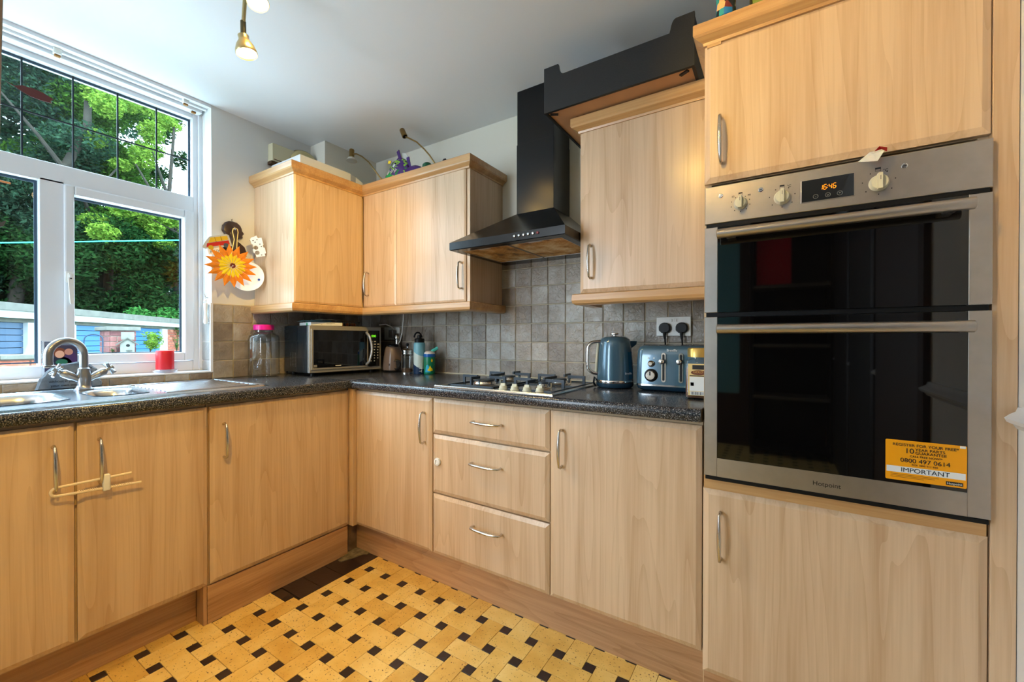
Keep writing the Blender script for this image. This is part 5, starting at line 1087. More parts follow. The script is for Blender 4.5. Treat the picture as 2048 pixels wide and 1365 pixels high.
bm = B(); prism(bm, [(-.062, -.062), (.0, -.066), (.012, -.034), (-.060, -.032)], cb - X_ * .001, u_, v_, X_, .001); mesh_obj('white_tag', bm, mat('white_card', (236, 238, 236), .55), t)
text('lettering', 'FELIX', cb + X_ * .0006 + u_ * -.052 + v_ * -.056, u_, v_, .020, mat('grey_pen', (90, 92, 90), .7), t)

# ------------------------------------------------------------------ strap lock on the sink cabinet handles
LK = mat('cream_strap', (238, 218, 186), .45)
lk = thing('child_lock', 'cream ratchet child lock looped round two cabinet handles', 'child lock', (.69, -1.55, .655))
pA = Vector((.6905, -1.648, .672)); pB = Vector((.6905, -1.648, .646)); cA = (pA + pB) / 2
dirT = Vector((0, 1, .006)); 
loop = [Vector((.690, -1.474, .671)), pA] + [cA + Vector((0, -.013 * math.sin(PI * i / 10), .013 * math.cos(PI * i / 10))) for i in range(1, 10)] + [pB, Vector((.690, -1.448, .632))]
bm = B(); tube(bm, loop, .0030, 8, sx=1.4, up=(1, 0, 0)); mesh_obj('strap', bm, LK, lk, smooth=True, ang=70)
bm = B()
for i in range(26):
    s = i / 25; y = -1.60 + .125 * s; z = .6435 - .0095 * s - .0035 + .0035; box(bm, .6875, y - .0011, z + .0008, .6935, y + .0011, z + .0050)
mesh_obj('ratchet_teeth', bm, LK, lk)
bm = B(); box(bm, .681, -1.546, .630, .699, -1.528, .684, .004, 3); mesh_obj('slider', bm, WHITEP, lk, smooth=True)

# ------------------------------------------------------------------ things on the wall cabinet
ZC = 2.0195
t = thing('white_box', 'long white plastic box with grey end on the corner wall cabinet', 'box', (.24, -.49, ZC))
bm = B(); box(bm, .085, -.690, ZC + .0005, .375, -.372, ZC + .104, .004); mesh_obj('body', bm, mat('white_box_plastic', (214, 218, 222), .4), t)
bm = B(); box(bm, .087, -.3715, ZC + .0005, .373, -.335, ZC + .098, .003); mesh_obj('grey_end', bm, mat('grey_end_plastic', (150, 156, 168), .4), t)
bm = B(); prism(bm, [(-.334, ZC + .0005), (-.265, ZC + .0005), (-.265, ZC + .055), (-.29, ZC + .075), (-.334, ZC + .092)], (.087, 0, 0), Y_, Z_, X_, .286); mesh_obj('nose', bm, mat('white_box_plastic', (214, 218, 222), .4), t)
t = thing('junction_box', 'old cream electrical box on the wall above the corner cabinet', 'electrical box', (.02, -.585, 2.22))
bm = B(); box(bm, .001, -.665, 2.172, .050, -.510, 2.276, .004); mesh_obj('casing', bm, mat('aged_cream', (208, 200, 168), .5), t)
bm = B(); box(bm, .050, -.655, 2.180, .052, -.520, 2.184); box(bm, .004, -.668, 2.155, .045, -.60, 2.172); mesh_obj('dark_gap', bm, mat('rusty_brown', (84, 60, 36), .8), t)
bm = B()
for y in (-.543, -.530): lathe(bm, [(.004, 0), (.004, .001), (0, .0012)], (.050, y, 2.245), 10, rotm(X_))
mesh_obj('screw', bm, mat('rust', (150, 104, 52), .7), t)
t = thing('round_light', 'round cream bulkhead disc behind the white box near the boxed pipe', 'lamp', (.05, -.46, ZC))
bm = B(); lathe(bm, [(.084, -.006), (.088, 0), (.083, .006), (.060, .014), (.026, .018), (0, .019)], (.064, -.474, 2.216), 44, rotm((1, -.15, .25))); mesh_obj('diffuser', bm, mat('aged_opal', (206, 190, 138), .4), t, smooth=True)
bm = B(); lathe(bm, [(.086, -.010), (.090, -.001), (.086, .004)], (.064, -.474, 2.216), 44, rotm((1, -.15, .25)), cap=False); mesh_obj('rim', bm, mat('brass_old', (120, 96, 48), .4, metal=.6), t, smooth=True)
BRA = mat('antique_brass', (150, 122, 74), .3, metal=.9)
def goose(label, base, pts, head, hdir, dish):
    t = thing('gooseneck_lamp', label, 'lamp', base)
    b = B(); lathe(b, [(.022, 0), (.022, .006), (.008, .010), (.006, .02)], base, 20); mesh_obj('base', b, BRA, t, smooth=True)
    b = B(); tube(b, pts, .0042, 10); mesh_obj('neck', b, BRA, t, smooth=True, ang=70)
    M = rotm(hdir); b = B(); lathe(b, [(.013, -.040), (.0155, -.036), (.0155, .012)], head, 20, M); hh = mesh_obj('head', b, BRA, t, smooth=True)
    b = B()
    if dish: lathe(b, [(.0155, .012), (.022, .016), (.031, .030), (.0325, .034), (.030, .034)], head, 28, M, cap=False); mesh_obj('reflector', b, mat('pearl_glass', (214, 210, 198), .25), hh, smooth=True); b = B(); lathe(b, [(.030, .033), (0, .036)], head, 24, M, cap=False)
    else: lathe(b, [(.012, .0125), (.010, .008), (0, .007)], head, 20, M)
    mesh_obj('bulb', b, mat('dull_bulb', (200, 198, 190), .3) if dish else BLACKP, hh, smooth=True); return t
goose('unlit brass gooseneck lamp with dish reflector over the left cabinet wing', (.560, -.19, ZC), [(.560, -.19, ZC + .01), (.535, -.29, 2.095), (.450, -.30, 2.199), (.385, -.30, 2.250), (.332, -.30, 2.279), (.300, -.30, 2.285)], (.286, -.30, 2.278), (.06, -.05, -1), True)
goose('taller brass gooseneck lamp without reflector on the right cabinet wing', (.985, -.24, ZC), [(.985, -.24, ZC + .01), (.965, -.27, 2.080), (.930, -.28, 2.135), (.887, -.28, 2.182), (.830, -.28, 2.235), (.766, -.28, 2.274), (.745, -.28, 2.285)], (.731, -.28, 2.300), (.45, 0, -.85), False)
# snack bag
t = thing('snack_bag', 'crumpled purple and green plastic bag on the corner wall cabinet', 'bag', (.70, -.24, ZC))
def crumple(cx_, cy_, z, rx, ry, rz, seed, amp=.25, sub=4, flat_=0):
    b = B(); bmesh.ops.create_icosphere(b, subdivisions=sub, radius=1); r = random.Random(seed); ph_ = [(r.uniform(2, 6), r.uniform(2, 6), r.uniform(2, 6), r.uniform(0, 6)) for _ in range(7)]
    for v in b.verts:
        k = 1 + amp * sum(abs(math.sin(v.co.x * p[0] + v.co.y * p[1] + v.co.z * p[2] + p[3])) for p in ph_) / 7 - amp * .5
        v.co = Vector((v.co.x * rx * k, v.co.y * ry * k, max(-.96, v.co.z) * rz * k)) + Vector((cx_, cy_, z))
        if v.co.z < ZC + .001: v.co.z = ZC + .001
    return b
bagm = bpy.data.materials.new('bag_print'); bagm.use_nodes = True; nt = bagm.node_tree; b_ = nt.nodes['Principled BSDF']; tc = nt.nodes.new('ShaderNodeTexCoord'); n1 = nt.nodes.new('ShaderNodeTexNoise'); n1.inputs['Scale'].default_value = 16; n1.inputs['Detail'].default_value = 5
nt.links.new(tc.outputs['Object'], n1.inputs['Vector']); r1 = nt.nodes.new('ShaderNodeValToRGB'); r1.color_ramp.interpolation = 'CONSTANT'; e = r1.color_ramp.elements; e[0].position = 0; e[0].color = s2l((40, 120, 62)); e[1].position = .60; e[1].color = s2l((206, 214, 208)); q = e.new(.40); q.color = s2l((70, 38, 110)); q = e.new(.50); q.color = s2l((132, 180, 60)); q = e.new(.55); q.color = s2l((54, 30, 84))
nt.links.new(n1.outputs['Fac'], r1.inputs['Fac']); nt.links.new(r1.outputs['Color'], b_.inputs['Base Color']); b_.inputs['Roughness'].default_value = .25
PUR = mat('purple_foil', (66, 36, 104), .25); GRF = mat('green_foil', (38, 150, 78), .25)
mesh_obj('body', crumple(.665, -.25, ZC + .075, .088, .045, .090, 11), bagm, t, smooth=True, ang=20)
mesh_obj('green_fold', crumple(.620, -.262, ZC + .050, .062, .035, .050, 5, sub=3), GRF, t, smooth=True, ang=20)
mesh_obj('purple_fold', crumple(.775, -.255, ZC + .060, .075, .030, .040, 9, sub=3), PUR, t, smooth=True, ang=20)
bm = B(); prism(bm, [(.640, ZC + .10), (.665, ZC + .105), (.690, ZC + .165), (.672, ZC + .215), (.655, ZC + .205), (.668, ZC + .17), (.640, ZC + .15)], (0, -.262, 0), X_, Z_, -Y_, .006); mesh_obj('torn_flap', bm, PUR, t)
bm = B(); prism(bm, [(.742, ZC + .085), (.768, ZC + .082), (.748, ZC + .160), (.728, ZC + .158)], (0, -.256, 0), X_, Z_, -Y_, .005); mesh_obj('torn_flap', bm, PUR, t)
bm = B(); prism(bm, [(.665, ZC + .12), (.735, ZC + .09), (.745, ZC + .150), (.715, ZC + .190), (.680, ZC + .20)], (0, -.250, 0), X_, Z_, -Y_, .004); mesh_obj('clear_film', bm, mat('clear_film', (222, 222, 216), .15, alpha=.45), t)
bm = B(); prism(bm, [(.606, ZC + .140), (.628, ZC + .136), (.634, ZC + .150), (.612, ZC + .156)], (0, -.288, 0), X_, Z_, -Y_, .003); mesh_obj('yellow_corner', bm, YEL, t)
bm = B(); 
for i in range(9): tube(bm, [(.628 + i * .009, -.312, ZC + .062 + .006 * (i % 3)), (.634 + i * .009, -.312, ZC + .078 + .008 * (i % 2))], .0013, 5)
mesh_obj('white_print', bm, STW, t)
bm = B(); bmesh.ops.create_uvsphere(bm, u_segments=20, v_segments=12, radius=.030); bmesh.ops.scale(bm, vec=(1, 1, 1.1), verts=bm.verts); bmesh.ops.translate(bm, verts=bm.verts, vec=(.895, -.262, ZC + .0335 + .03)); bm2 = B()
tag(mesh_obj('green_tub', (lambda b: lathe(b, [(.026, 0), (.028, .05), (.030, .058), (.027, .078), (.016, .088), (0, .090)], (.895, -.262, ZC + .0005), 24))(bm2), mat('dark_green_plastic', (8, 84, 54), .35), smooth=True), 'small dark green domed tub beside the snack bag', 'tub'); bm.free()
bm = B(); crk = crumple(1.012, -.25, ZC + .045, .022, .016, .045, 21, sub=3); tag(mesh_obj('foil_scrap', crk, mat('dark_foil', (34, 26, 34), .3), smooth=True, ang=20), 'small dark twisted foil scrap right of the taller gooseneck lamp', 'foil'); bm.free()

# ------------------------------------------------------------------ on top of the oven tower
ZQ = 2.0765
t = thing('spray_can', 'patterned blue, orange and white can on top of the oven tower', 'can', (2.412, -.585, ZQ))
bm = B(); lathe(bm, [(.020, 0), (.025, .004), (.0265, .012), (.0265, .16), (.022, .17), (.018, .174)], (2.412, -.585, ZQ), 32)
cm = bpy.data.materials.new('can_pattern'); cm.use_nodes = True; nt = cm.node_tree; b_ = nt.nodes['Principled BSDF']; tc = nt.nodes.new('ShaderNodeTexCoord'); v1 = nt.nodes.new('ShaderNodeTexVoronoi'); v1.inputs['Scale'].default_value = 48; nt.links.new(tc.outputs['Object'], v1.inputs['Vector'])
sx = nt.nodes.new('ShaderNodeSeparateColor'); nt.links.new(v1.outputs['Color'], sx.inputs[0]); r1 = nt.nodes.new('ShaderNodeValToRGB'); r1.color_ramp.interpolation = 'CONSTANT'; e = r1.color_ramp.elements; e[0].position = 0; e[0].color = s2l((20, 28, 34)); e[1].position = .8; e[1].color = s2l((214, 208, 190))
for p_, c_2 in ((.2, (26, 116, 178)), (.4, (40, 156, 150)), (.6, (232, 176, 110)), (.7, (120, 44, 34))): q = e.new(p_); q.color = s2l(c_2)
nt.links.new(sx.outputs[0], r1.inputs['Fac']); nt.links.new(r1.outputs['Color'], b_.inputs['Base Color']); b_.inputs['Roughness'].default_value = .3
mesh_obj('can_body', bm, cm, t, smooth=True)
t = thing('storage_tin', 'green tin with dark edge at the picture top, on the oven tower', 'tin', (2.56, -.52, ZQ - .03))
bm = B(); box(bm, 2.478, -.560, 2.031, 2.72, -.40, 2.21, .004); mesh_obj('tin', bm, mat('olive_green', (132, 146, 60), .4), t)
bm = B(); box(bm, 2.472, -.562, 2.031, 2.4775, -.40, 2.212); mesh_obj('dark_edge', bm, mat('dark_edge', (44, 44, 24), .5), t)

# ------------------------------------------------------------------ ceiling spotlight fitting
sp = thing('ceiling_spotlight', 'brass ceiling spotlight bar with two lit spot heads', 'ceiling light', (1.03, -1.22, 2.369))
BRS = mat('satin_brass', (178, 160, 116), .32, metal=.9)
bm = B(); box(bm, .975, -1.55, 2.348, 1.010, -1.235, 2.3685, .004); mesh_obj('bar', bm, BRS, sp)
LAMP = mat('lit_bulb', (255, 236, 190), .5, emit=(255, 226, 170), estr=14)
def spot(j, c0, ax, power):
    ax = Vector(ax).normalized(); c0 = Vector(c0); M = rotm(ax)
    b = B(); tube(b, [(j[0], j[1], 2.355), ((j[0] + c0.x) / 2, (j[1] + c0.y) / 2, min(2.352, c0.z + .10)), (c0.x, c0.y, min(2.350, c0.z + .03))], .0065, 10); a = mesh_obj('arm', b, BRS, sp, smooth=True)
    b = B(); tube(b, [(c0.x, c0.y, min(2.352, c0.z + .048)), tuple(c0 + ax * .004)], .009, 12); mesh_obj('collar', b, mat('dark_brass', (96, 86, 60), .4, metal=.8), sp, smooth=True)
    b = B(); lathe(b, [(.006, 0), (.0175, .003), (.0165, .014), (.019, .022), (.028, .038), (.0335, .056), (.0345, .066), (.0330, .068), (.0315, .064), (.018, .03)], c0, 32, M, cap=False); h_ = mesh_obj('head', b, BRS, sp, smooth=True, ang=60)
    b = B(); lathe(b, [(.0312, .0635), (.015, .066), (0, .0665)], c0, 28, M, cap=False); mesh_obj('bulb_face', b, LAMP, h_, smooth=True)
    d = bpy.data.lights.new('spot_beam', 'SPOT'); d.energy = power; d.color = (1, .62, .16); d.spot_size = math.radians(150); d.spot_blend = .8; d.shadow_soft_size = .03
    o = bpy.data.objects.new('spot_beam', d); C.objects.link(o); p = c0 + ax * .075; o.parent = sp; o.location = p - WO[sp.name]; o.rotation_euler = ax.to_track_quat('-Z', 'Y').to_euler()
spot((.985, -1.245), (.960, -1.243, 2.192), (.16, .10, -.98), 20)
spot((1.0, -1.28), (1.029, -1.236, 2.330), (.34, -.05, -.90), 16)
# unseen second fitting, added to warm the tower, left doors and corner wall cabinet
sp2 = thing('ceiling_spotlight', 'added unseen brass ceiling spotlight nearer the camera, above the picture', 'ceiling light', (2.0, -1.9, 2.369))
bm = B(); box(bm, 1.98, -2.1, 2.345, 2.02, -1.20, 2.3685, .004); mesh_obj('bar', bm, BRS, sp2)
for c0, tgt, pw, cone in (((2.0, -1.80, 2.25), (2.80, -.6, 1.95), 52, 62), ((2.0, -2.05, 2.25), (.66, -1.30, .3), 95, 64), ((2.0, -1.25, 2.25), (.40, -.50, 1.62), 110, 42)):
    c0 = Vector(c0); ax = (Vector(tgt) - c0).normalized(); M = rotm(ax)
    b = B(); tube(b, [(c0.x, c0.y, 2.35), tuple(c0)], .0065, 10); mesh_obj('arm', b, BRS, sp2, smooth=True)
    b = B(); lathe(b, [(.006, 0), (.0175, .003), (.0165, .014), (.019, .022), (.028, .038), (.0335, .056), (.0345, .066), (.0330, .068), (.0315, .064), (.018, .03)], c0, 28, M, cap=False); h_ = mesh_obj('head', b, BRS, sp2, smooth=True, ang=60)
    b = B(); lathe(b, [(.0312, .0635), (.015, .066), (0, .0665)], c0, 24, M, cap=False); mesh_obj('bulb_face', b, LAMP, h_, smooth=True)
    d = bpy.data.lights.new('spot_beam', 'SPOT'); d.energy = pw; d.color = (1, .62, .13); d.spot_size = math.radians(cone); d.spot_blend = .8; d.shadow_soft_size = .03
    o = bpy.data.objects.new('spot_beam', d); C.objects.link(o); o.parent = sp2; o.location = c0 + ax * .075 - WO[sp2.name]; o.rotation_euler = ax.to_track_quat('-Z', 'Y').to_euler()

# ------------------------------------------------------------------ hanging mobile at the left edge
t = thing('hanging_mobile', 'hanging wooden mobile strip with a dark red fish, at the left edge', 'mobile', (.655, -1.75, 2.369))
bm = B(); prism(bm, [(-.006, 2.36), (.0135, 2.36), (.0045, 1.95), (-.002, 1.60), (-.016, 1.60)], (.650, -1.750, 0), Vector((.536, .844, 0)), Z_, Vector((.844, -.536, 0)), .004); mesh_obj('wooden_strip', bm, mat('dark_varnish', (120, 84, 48), .4, var=.2), t)
U_ = Vector((.536, .844, 0)); N_ = Vector((.844, -.536, 0)); p0 = Vector((.655, -1.752, 0))
fish = [(.012, 1.871), (.034, 1.8615), (.050, 1.866), (.072, 1.862), (.094, 1.8545), (.114, 1.842), (.1085, 1.836), (.1105, 1.829), (.088, 1.832), (.066, 1.838), (.048, 1.848), (.034, 1.858)]
bm = B(); prism(bm, fish, p0, U_, Z_, N_, .003); mesh_obj('red_fish', bm, mat('dark_red_glaze', (70, 2, 6), .3), t)
bm = B(); tube(bm, [p0 + U_ * -.01 + Z_ * 1.583, p0 + U_ * .022 + Z_ * 1.577], .0028, 8); mesh_obj('orange_stick', bm, mat('orange_stick', (186, 116, 30), .5), t)
bm = B(); prism(bm, [(-.01, 1.44), (.008, 1.452), (.0135, 1.468), (-.01, 1.452)], p0, U_, Z_, N_, .003); mesh_obj('dark_fin', bm, mat('dark_fin', (44, 40, 30), .5), t)
bm = B(); tube(bm, [p0 + U_ * -.012 + Z_ * 1.61, p0 + U_ * -.012 + Z_ * 1.44], .0008, 5); mesh_obj('thread', bm, DARKP, t)

# ================================================================== outdoors
GZ = -.45
bm = B(); box(bm, -30, -22, GZ - .1, -.31, 26, GZ); gr = mesh_obj('garden_ground', bm, mat('garden_grass', (84, 100, 52), .95, bump=1, bscale=40, var=.3, nscale=3)); gr['kind'] = 'structure'
def dirf(deg): a = math.radians(deg); return Vector((math.cos(a), math.sin(a), 0))
gA = Vector((-6.406, -.913, 0)); gd = Vector((-.766, .643, 0)); gn = Vector((.643, .766, 0)).normalized() # along the front / out of the front
gn = Vector((.643, .766, 0)); gn = -gn if gn.dot(Vector((2.5, -2, 0)) - gA) < 0 else gn
def gp(s, n, z): return gA + gd * s + gn * n + Z_ * z
CONC = mat('weathered_concrete', (104, 106, 100), .9, bump=.8, bscale=30, var=.18, nscale=9)
FWHT = mat('garage_white_paint', (200, 206, 208), .5); RBR = tilemat('red_brick', (140, 74, 58), (170, 96, 76), (196, 128, 104), rough=.9, bump=.6, bscale=60)
gar = thing('garage_block', 'row of flat-roofed brick garages with white fascia and blue doors', 'garage', gp(1.5, 0, GZ))
def gbox(bmx, s0, s1, n0, n1, z0, z1): loft(bmx, [[gp(s, n, z0) for s, n in ((s0, n0), (s1, n0), (s1, n1), (s0, n1))], [gp(s, n, z1) for s, n in ((s0, n0), (s1, n0), (s1, n1), (s0, n1))]])
bm = B(); gbox(bm, -2.2, 7.4, -5, .16, 1.515, 1.62); mesh_obj('roof', bm, CONC, gar)
bm = B(); gbox(bm, -2.2, 7.35, .02, .12, 1.415, 1.514); mesh_obj('fascia', bm, FWHT, gar)
bm = B(); gbox(bm, -2.2, 7.3, -.3, 0, 1.36, 1.414); mesh_obj('lintel', bm, CONC, gar)
bm = B(); gbox(bm, .56, 1.40, -.3, -.02, GZ, 1.36); gbox(bm, 4.66, 7.3, -.3, -.02, GZ, 1.36); gbox(bm, 7.0, 7.3, -5, -.3, GZ, 1.5); mesh_obj('brick_backing', bm, mat('mortar', (170, 156, 144), .95), gar)
bc_ = {}
def bricks(s0, s1, z0, z1, n=0.0, bl=.165, bh=.062):
    z = z0; row = 0
    while z < z1 - .02:
        s = s0 - (bl / 2 if row % 2 else 0)
        while s < s1 - .01:
            a, b2_ = max(s, s0), min(s + bl - .009, s1)
            if b2_ - a > .03:
                k = round(b2_ - a, 3)
                if k not in bc_:
                    b = B(); box(b, -k / 2, -.012, 0, k / 2, .012, bh - .009, .002, 1); me = bpy.data.meshes.new('brick'); bmesh.ops.recalc_face_normals(b, faces=b.faces); b.to_mesh(me); b.free(); me.materials.append(RBR); bc_[k] = me
                o = bpy.data.objects.new('brick', bc_[k]); C.objects.link(o); o.parent = gar; o.location = gp((a + b2_) / 2, n - .010 + random.uniform(-.002, .002), z) - WO[gar.name]; o.rotation_euler = (0, 0, math.atan2(gd.y, gd.x))
            s += bl
        z += bh; row += 1
bricks(.57, 1.40, .86, 1.355); bricks(4.68, 6.6, .80, 1.355)
BLU = mat('bright_blue_door', (50, 110, 170), .45); NAV = mat('faded_navy_door', (62, 88, 116), .55)
def gdoor(s0, s1, m):
    zz = GZ; b0 = None
    for i in range(20):
        z0_ = 1.355 - .091 * (i + 1)
        if z0_ < GZ: break
        b = B(); gbox(b, s0, s1, -.06, -.035, z0_ + .010, z0_ + .091); mesh_obj('door_board', b, m, gar)
    b = B(); gbox(b, s0, s1, -.10, -.058, GZ, 1.355); mesh_obj('door_backing', b, mat('door_gap', (20, 40, 60), .7), gar)
gdoor(1.43, 4.41, BLU); gdoor(-2.1, .44, NAV)
for s0, s1 in ((.44, .56), (1.40, 1.46), (4.41, 4.66)):
    b = B(); gbox(b, s0, s1, -.05, .02, GZ, 1.36); mesh_obj('door_post', b, FWHT, gar)

# low garden wall with concrete coping, brick pier with slab, bird house, crook
gw = thing('garden_wall', 'low brick garden wall with grey coping just outside the window', 'garden wall', (-3.9, -.9, GZ))
bm = B(); box(bm, -4.12, -3.0, GZ, -3.88, 1.6, .915); mesh_obj('core', bm, mat('old_render', (150, 124, 112), .95, bump=.8, var=.25, nscale=6), gw)
yy = -2.98
while yy < 1.55:
    bm = B(); box(bm, -4.17, yy, .920, -3.82, yy + .43, .965, .006); mesh_obj('coping_stone', bm, CONC, gw); yy += .44
def wbrick(x0, y0, z0, x1, y1, z1, m=RBR, parent=None):
    b = B(); box(b, x0, y0, z0, x1, y1, z1, .003, 1); mesh_obj('brick', b, m, parent)
for r in range(6):
    y = -2.95 + (.11 if r % 2 else 0)
    while y < 1.5: wbrick(-3.885, y, .84 - r * .075, -3.865, y + .205, .84 - r * .075 + .066, parent=gw); y += .215
pr_ = thing('brick_pier', 'square brick pier with a thick concrete slab behind the bird house', 'pier', (-4.15, -.27, GZ))
bm = B(); box(bm, -4.37, -.375, .9, -4.02, -.155, 1.222); mesh_obj('core', bm, mat('mortar', (170, 156, 144), .95), pr_)
PB = tilemat('purple_brick', (96, 60, 62), (126, 82, 80), (150, 104, 98), rough=.9, bump=.6, bscale=60)
for r in range(4):
    z = .968 + r * .064
    for y0_, y1_ in (((-.38, -.27), (-.262, -.15)) if r % 2 else ((-.38, -.325), (-.317, -.205), (-.197, -.15))): wbrick(-4.02, y0_, z, -4.008, y1_, z + .056, PB, pr_)
    for x0_, x1_ in ((-4.36, -4.20), (-4.19, -4.02)): wbrick(x0_, -.392, z, x1_, -.376, z + .056, PB, pr_)
bm = B(); box(bm, -4.42, -.425, 1.223, -3.97, -.115, 1.268, .006); mesh_obj('slab', bm, CONC, pr_)
bh = thing('bird_house', 'small weathered white wooden bird house on the garden wall', 'bird house', (-3.86, -.27, .9655), math.radians(-14))
WW = mat('weathered_white_wood', (116, 118, 112), .85, var=.15, nscale=20, bump=.5)
bm = B(); prism(bm, [(-.062, 0), (.062, 0), (.062, .105), (0, .162), (-.062, .105)], (.035, 0, 0), Y_, Z_, -X_, .12); bo = mesh_obj('walls', bm, WW, bh, local=True)
bm = B(); lathe(bm, [(.0165, 0), (.0165, .001), (0, .001)], (.0352, .004, .082), 20, rotm(X_)); mesh_obj('entrance_hole', bm, BLACKP, bh, local=True)
for sg in (-1, 1):
    bm = B(); prism(bm, [(0, .176), (0, .164), (sg * .098, .082), (sg * .102, .092)], (.055, 0, 0), Y_, Z_, -X_, .16); mesh_obj('roof_board', bm, mat('grey_roof_wood', (84, 86, 80), .9, bump=.6), bh, local=True)
bm = B(); box(bm, .036, -.012, .022, .060, .040, .030); mesh_obj('perch', bm, mat('grey_roof_wood', (130, 132, 122), .9), bh, local=True)
bm = B(); box(bm, -.07, -.075, -.0, .05, .075, .004); mesh_obj('base_board', bm, WW, bh, local=True)
bm = B(); box(bm, -.055, -.055, .150, -.035, .06, .238); mesh_obj('back_board', bm, WW, bh, local=True)
ck = thing('metal_crook', 'thin dark metal hanging crook in front of the blue garage door', 'plant hook', (-3.76, -.50, GZ))
U_ = Vector((-.35, -.94, 0)).normalized(); base = Vector((-3.76, -.505, 0))
pts = [base + Z_ * z for z in (GZ, .95, 1.08, 1.12)] + [base + U_ * (.072 - .072 * math.cos(PI * i / 12)) + Z_ * (1.12 + .055 * math.sin(PI * i / 12)) for i in range(1, 13)] + [base + U_ * .148 + Z_ * 1.075] + [base + U_ * (.163 - .016 * math.cos(PI * i / 6)) + Z_ * (1.062 - .014 * math.sin(PI * i / 6)) for i in range(0, 7)] + [base + U_ * .186 + Z_ * 1.085]
bm = B(); tube(bm, pts, .0065, 8); mesh_obj('rod', bm, mat('dark_iron', (40, 62, 84), .5, metal=.5), ck, smooth=True, ang=70)
bm = B(); tube(bm, [(-3.6, -2.4, 1.96), (-3.75, -1.23, 2.045), (-3.45, .15, 2.31), (-3.4, .55, 2.39)], .0065, 8); cl = tag(mesh_obj('washing_line', bm, mat('turquoise_line', (40, 196, 190), .5), smooth=True), 'bright turquoise washing line strung across the garden', 'washing line')

# foliage ------------------------------------------------------------
def leaves(name, centers, radii, count, size, m, parent, flat_=.75, seed=1, up=.3):
    """many small folded leaves scattered through the given clumps"""
    rg = np.random.default_rng(seed); centers = np.array(centers, float); radii = np.array(radii, float); vol = radii.prod(axis=1) ** (2 / 3); pk = rg.choice(len(centers), count, p=vol / vol.sum())
    d = rg.normal(size=(count, 3)); d /= np.linalg.norm(d, axis=1)[:, None]; rr = rg.random(count) ** .35
    p = centers[pk] + d * radii[pk] * rr[:, None]
    a = rg.normal(size=(count, 3)); a[:, 2] *= .6; a /= np.linalg.norm(a, axis=1)[:, None]
    n = rg.normal(size=(count, 3)) * .8 + np.array([.3, -.1, up]); n -= a * (n * a).sum(1)[:, None]; n /= np.linalg.norm(n, axis=1)[:, None]; b = np.cross(n, a)
    s = size * rg.uniform(.6, 1.4, count)[:, None]
    v = np.stack([p - a * s, p + b * s * flat_ * .5 + n * s * .15, p + a * s, p - b * s * flat_ * .5 + n * s * .15], axis=1).reshape(-1, 3)
    me = bpy.data.meshes.new(name); me.vertices.add(len(v)); me.vertices.foreach_set('co', (v - np.array(WO.get(parent.name, Vector((0, 0, 0))))).ravel())
    me.loops.add(count * 4); me.loops.foreach_set('vertex_index', np.arange(count * 4)); me.polygons.add(count); me.polygons.foreach_set('loop_start', np.arange(count) * 4); me.polygons.foreach_set('loop_total', np.full(count, 4)); me.update(); me.materials.append(m)
    o = bpy.data.objects.new(name, me); C.objects.link(o); o.parent = parent; o['kind'] = 'stuff'; return o
LDK = leafmat('leaf_dark', (14, 34, 20), (46, 84, 42), 8); LMD = leafmat('leaf_mid', (26, 60, 24), (88, 132, 50), 8); LBR = leafmat('leaf_bright', (56, 100, 34), (146, 180, 74), 8); LCN = leafmat('leaf_conifer', (26, 84, 40), (84, 150, 74), 10); LBL = leafmat('leaf_bluegreen', (20, 44, 36), (66, 100, 76), 8)
BARK = mat('tree_bark', (48, 46, 40), .95, bump=1, bscale=20, var=.3, nscale=5)
def tree(name, label, base, trunk, branches, clumps, n, size, m, seed, group=None):
    t = thing(name, label, 'tree', base); bm = B(); tube(bm, trunk[0], trunk[1], 10); mesh_obj('trunk', bm, BARK, t, smooth=True)
    bm = B()
    for pts, r0 in branches: tube(bm, pts, [r0 * (1 - .75 * i / (len(pts) - 1)) for i in range(len(pts))], 7)
    if branches: mesh_obj('branches', bm, BARK, t, smooth=True)
    else: bm.free()
    cs_, rs_ = zip(*clumps); leaves('foliage', cs_, rs_, n, size, m, t, seed=seed); return t
R2 = random.Random(12)
def cl_(n, xr, yr, zr, rr):
    return [((R2.uniform(*xr), R2.uniform(*yr), R2.uniform(*zr)), tuple(R2.uniform(*rr) * k for k in (1, 1, .75))) for _ in range(n)]
tree('tree', 'dark leaning tree with a pale trunk, left in the window', (-12.0, -.2, GZ), ([(-12.6, -.2, GZ), (-12.6, .1, 2.5), (-12.4, .55, 4.2), (-12.1, .75, 5.2), (-12.0, 1.15, 6.4), (-12, 1.2, 8.5)], [.15, .13, .12, .10, .08, .05]),
     [([(-12.1, .8, 5.2), (-11.8, .3, 5.8), (-11.8, -.3, 6.6)], .06), ([(-12.3, .6, 4.4), (-11.9, 1.2, 4.7), (-11.7, 1.7, 5.6)], .06)],
     cl_(46, (-13.6, -12.0), (-4.6, 1.6), (2.2, 9.4), (.55, 1.0)), 80000, .060, LBL, 1)
tree('tree', 'broad mid-green tree filling the centre of the window', (-13.5, 1.8, GZ), ([(-13.5, 1.8, GZ), (-13.5, 1.9, 3), (-13.3, 2.1, 6)], [.13, .10, .06]),
     [([(-13.4, 1.9, 3.4), (-12.6, 1.3, 4.4), (-12.2, 1.0, 5.2)], .08), ([(-13.4, 2.0, 4), (-12.7, 2.6, 5.0)], .07)],
     cl_(30, (-14.4, -12.6), (.6, 3.6), (2.4, 8.2), (.45, .85)), 52000, .06, LMD, 2)
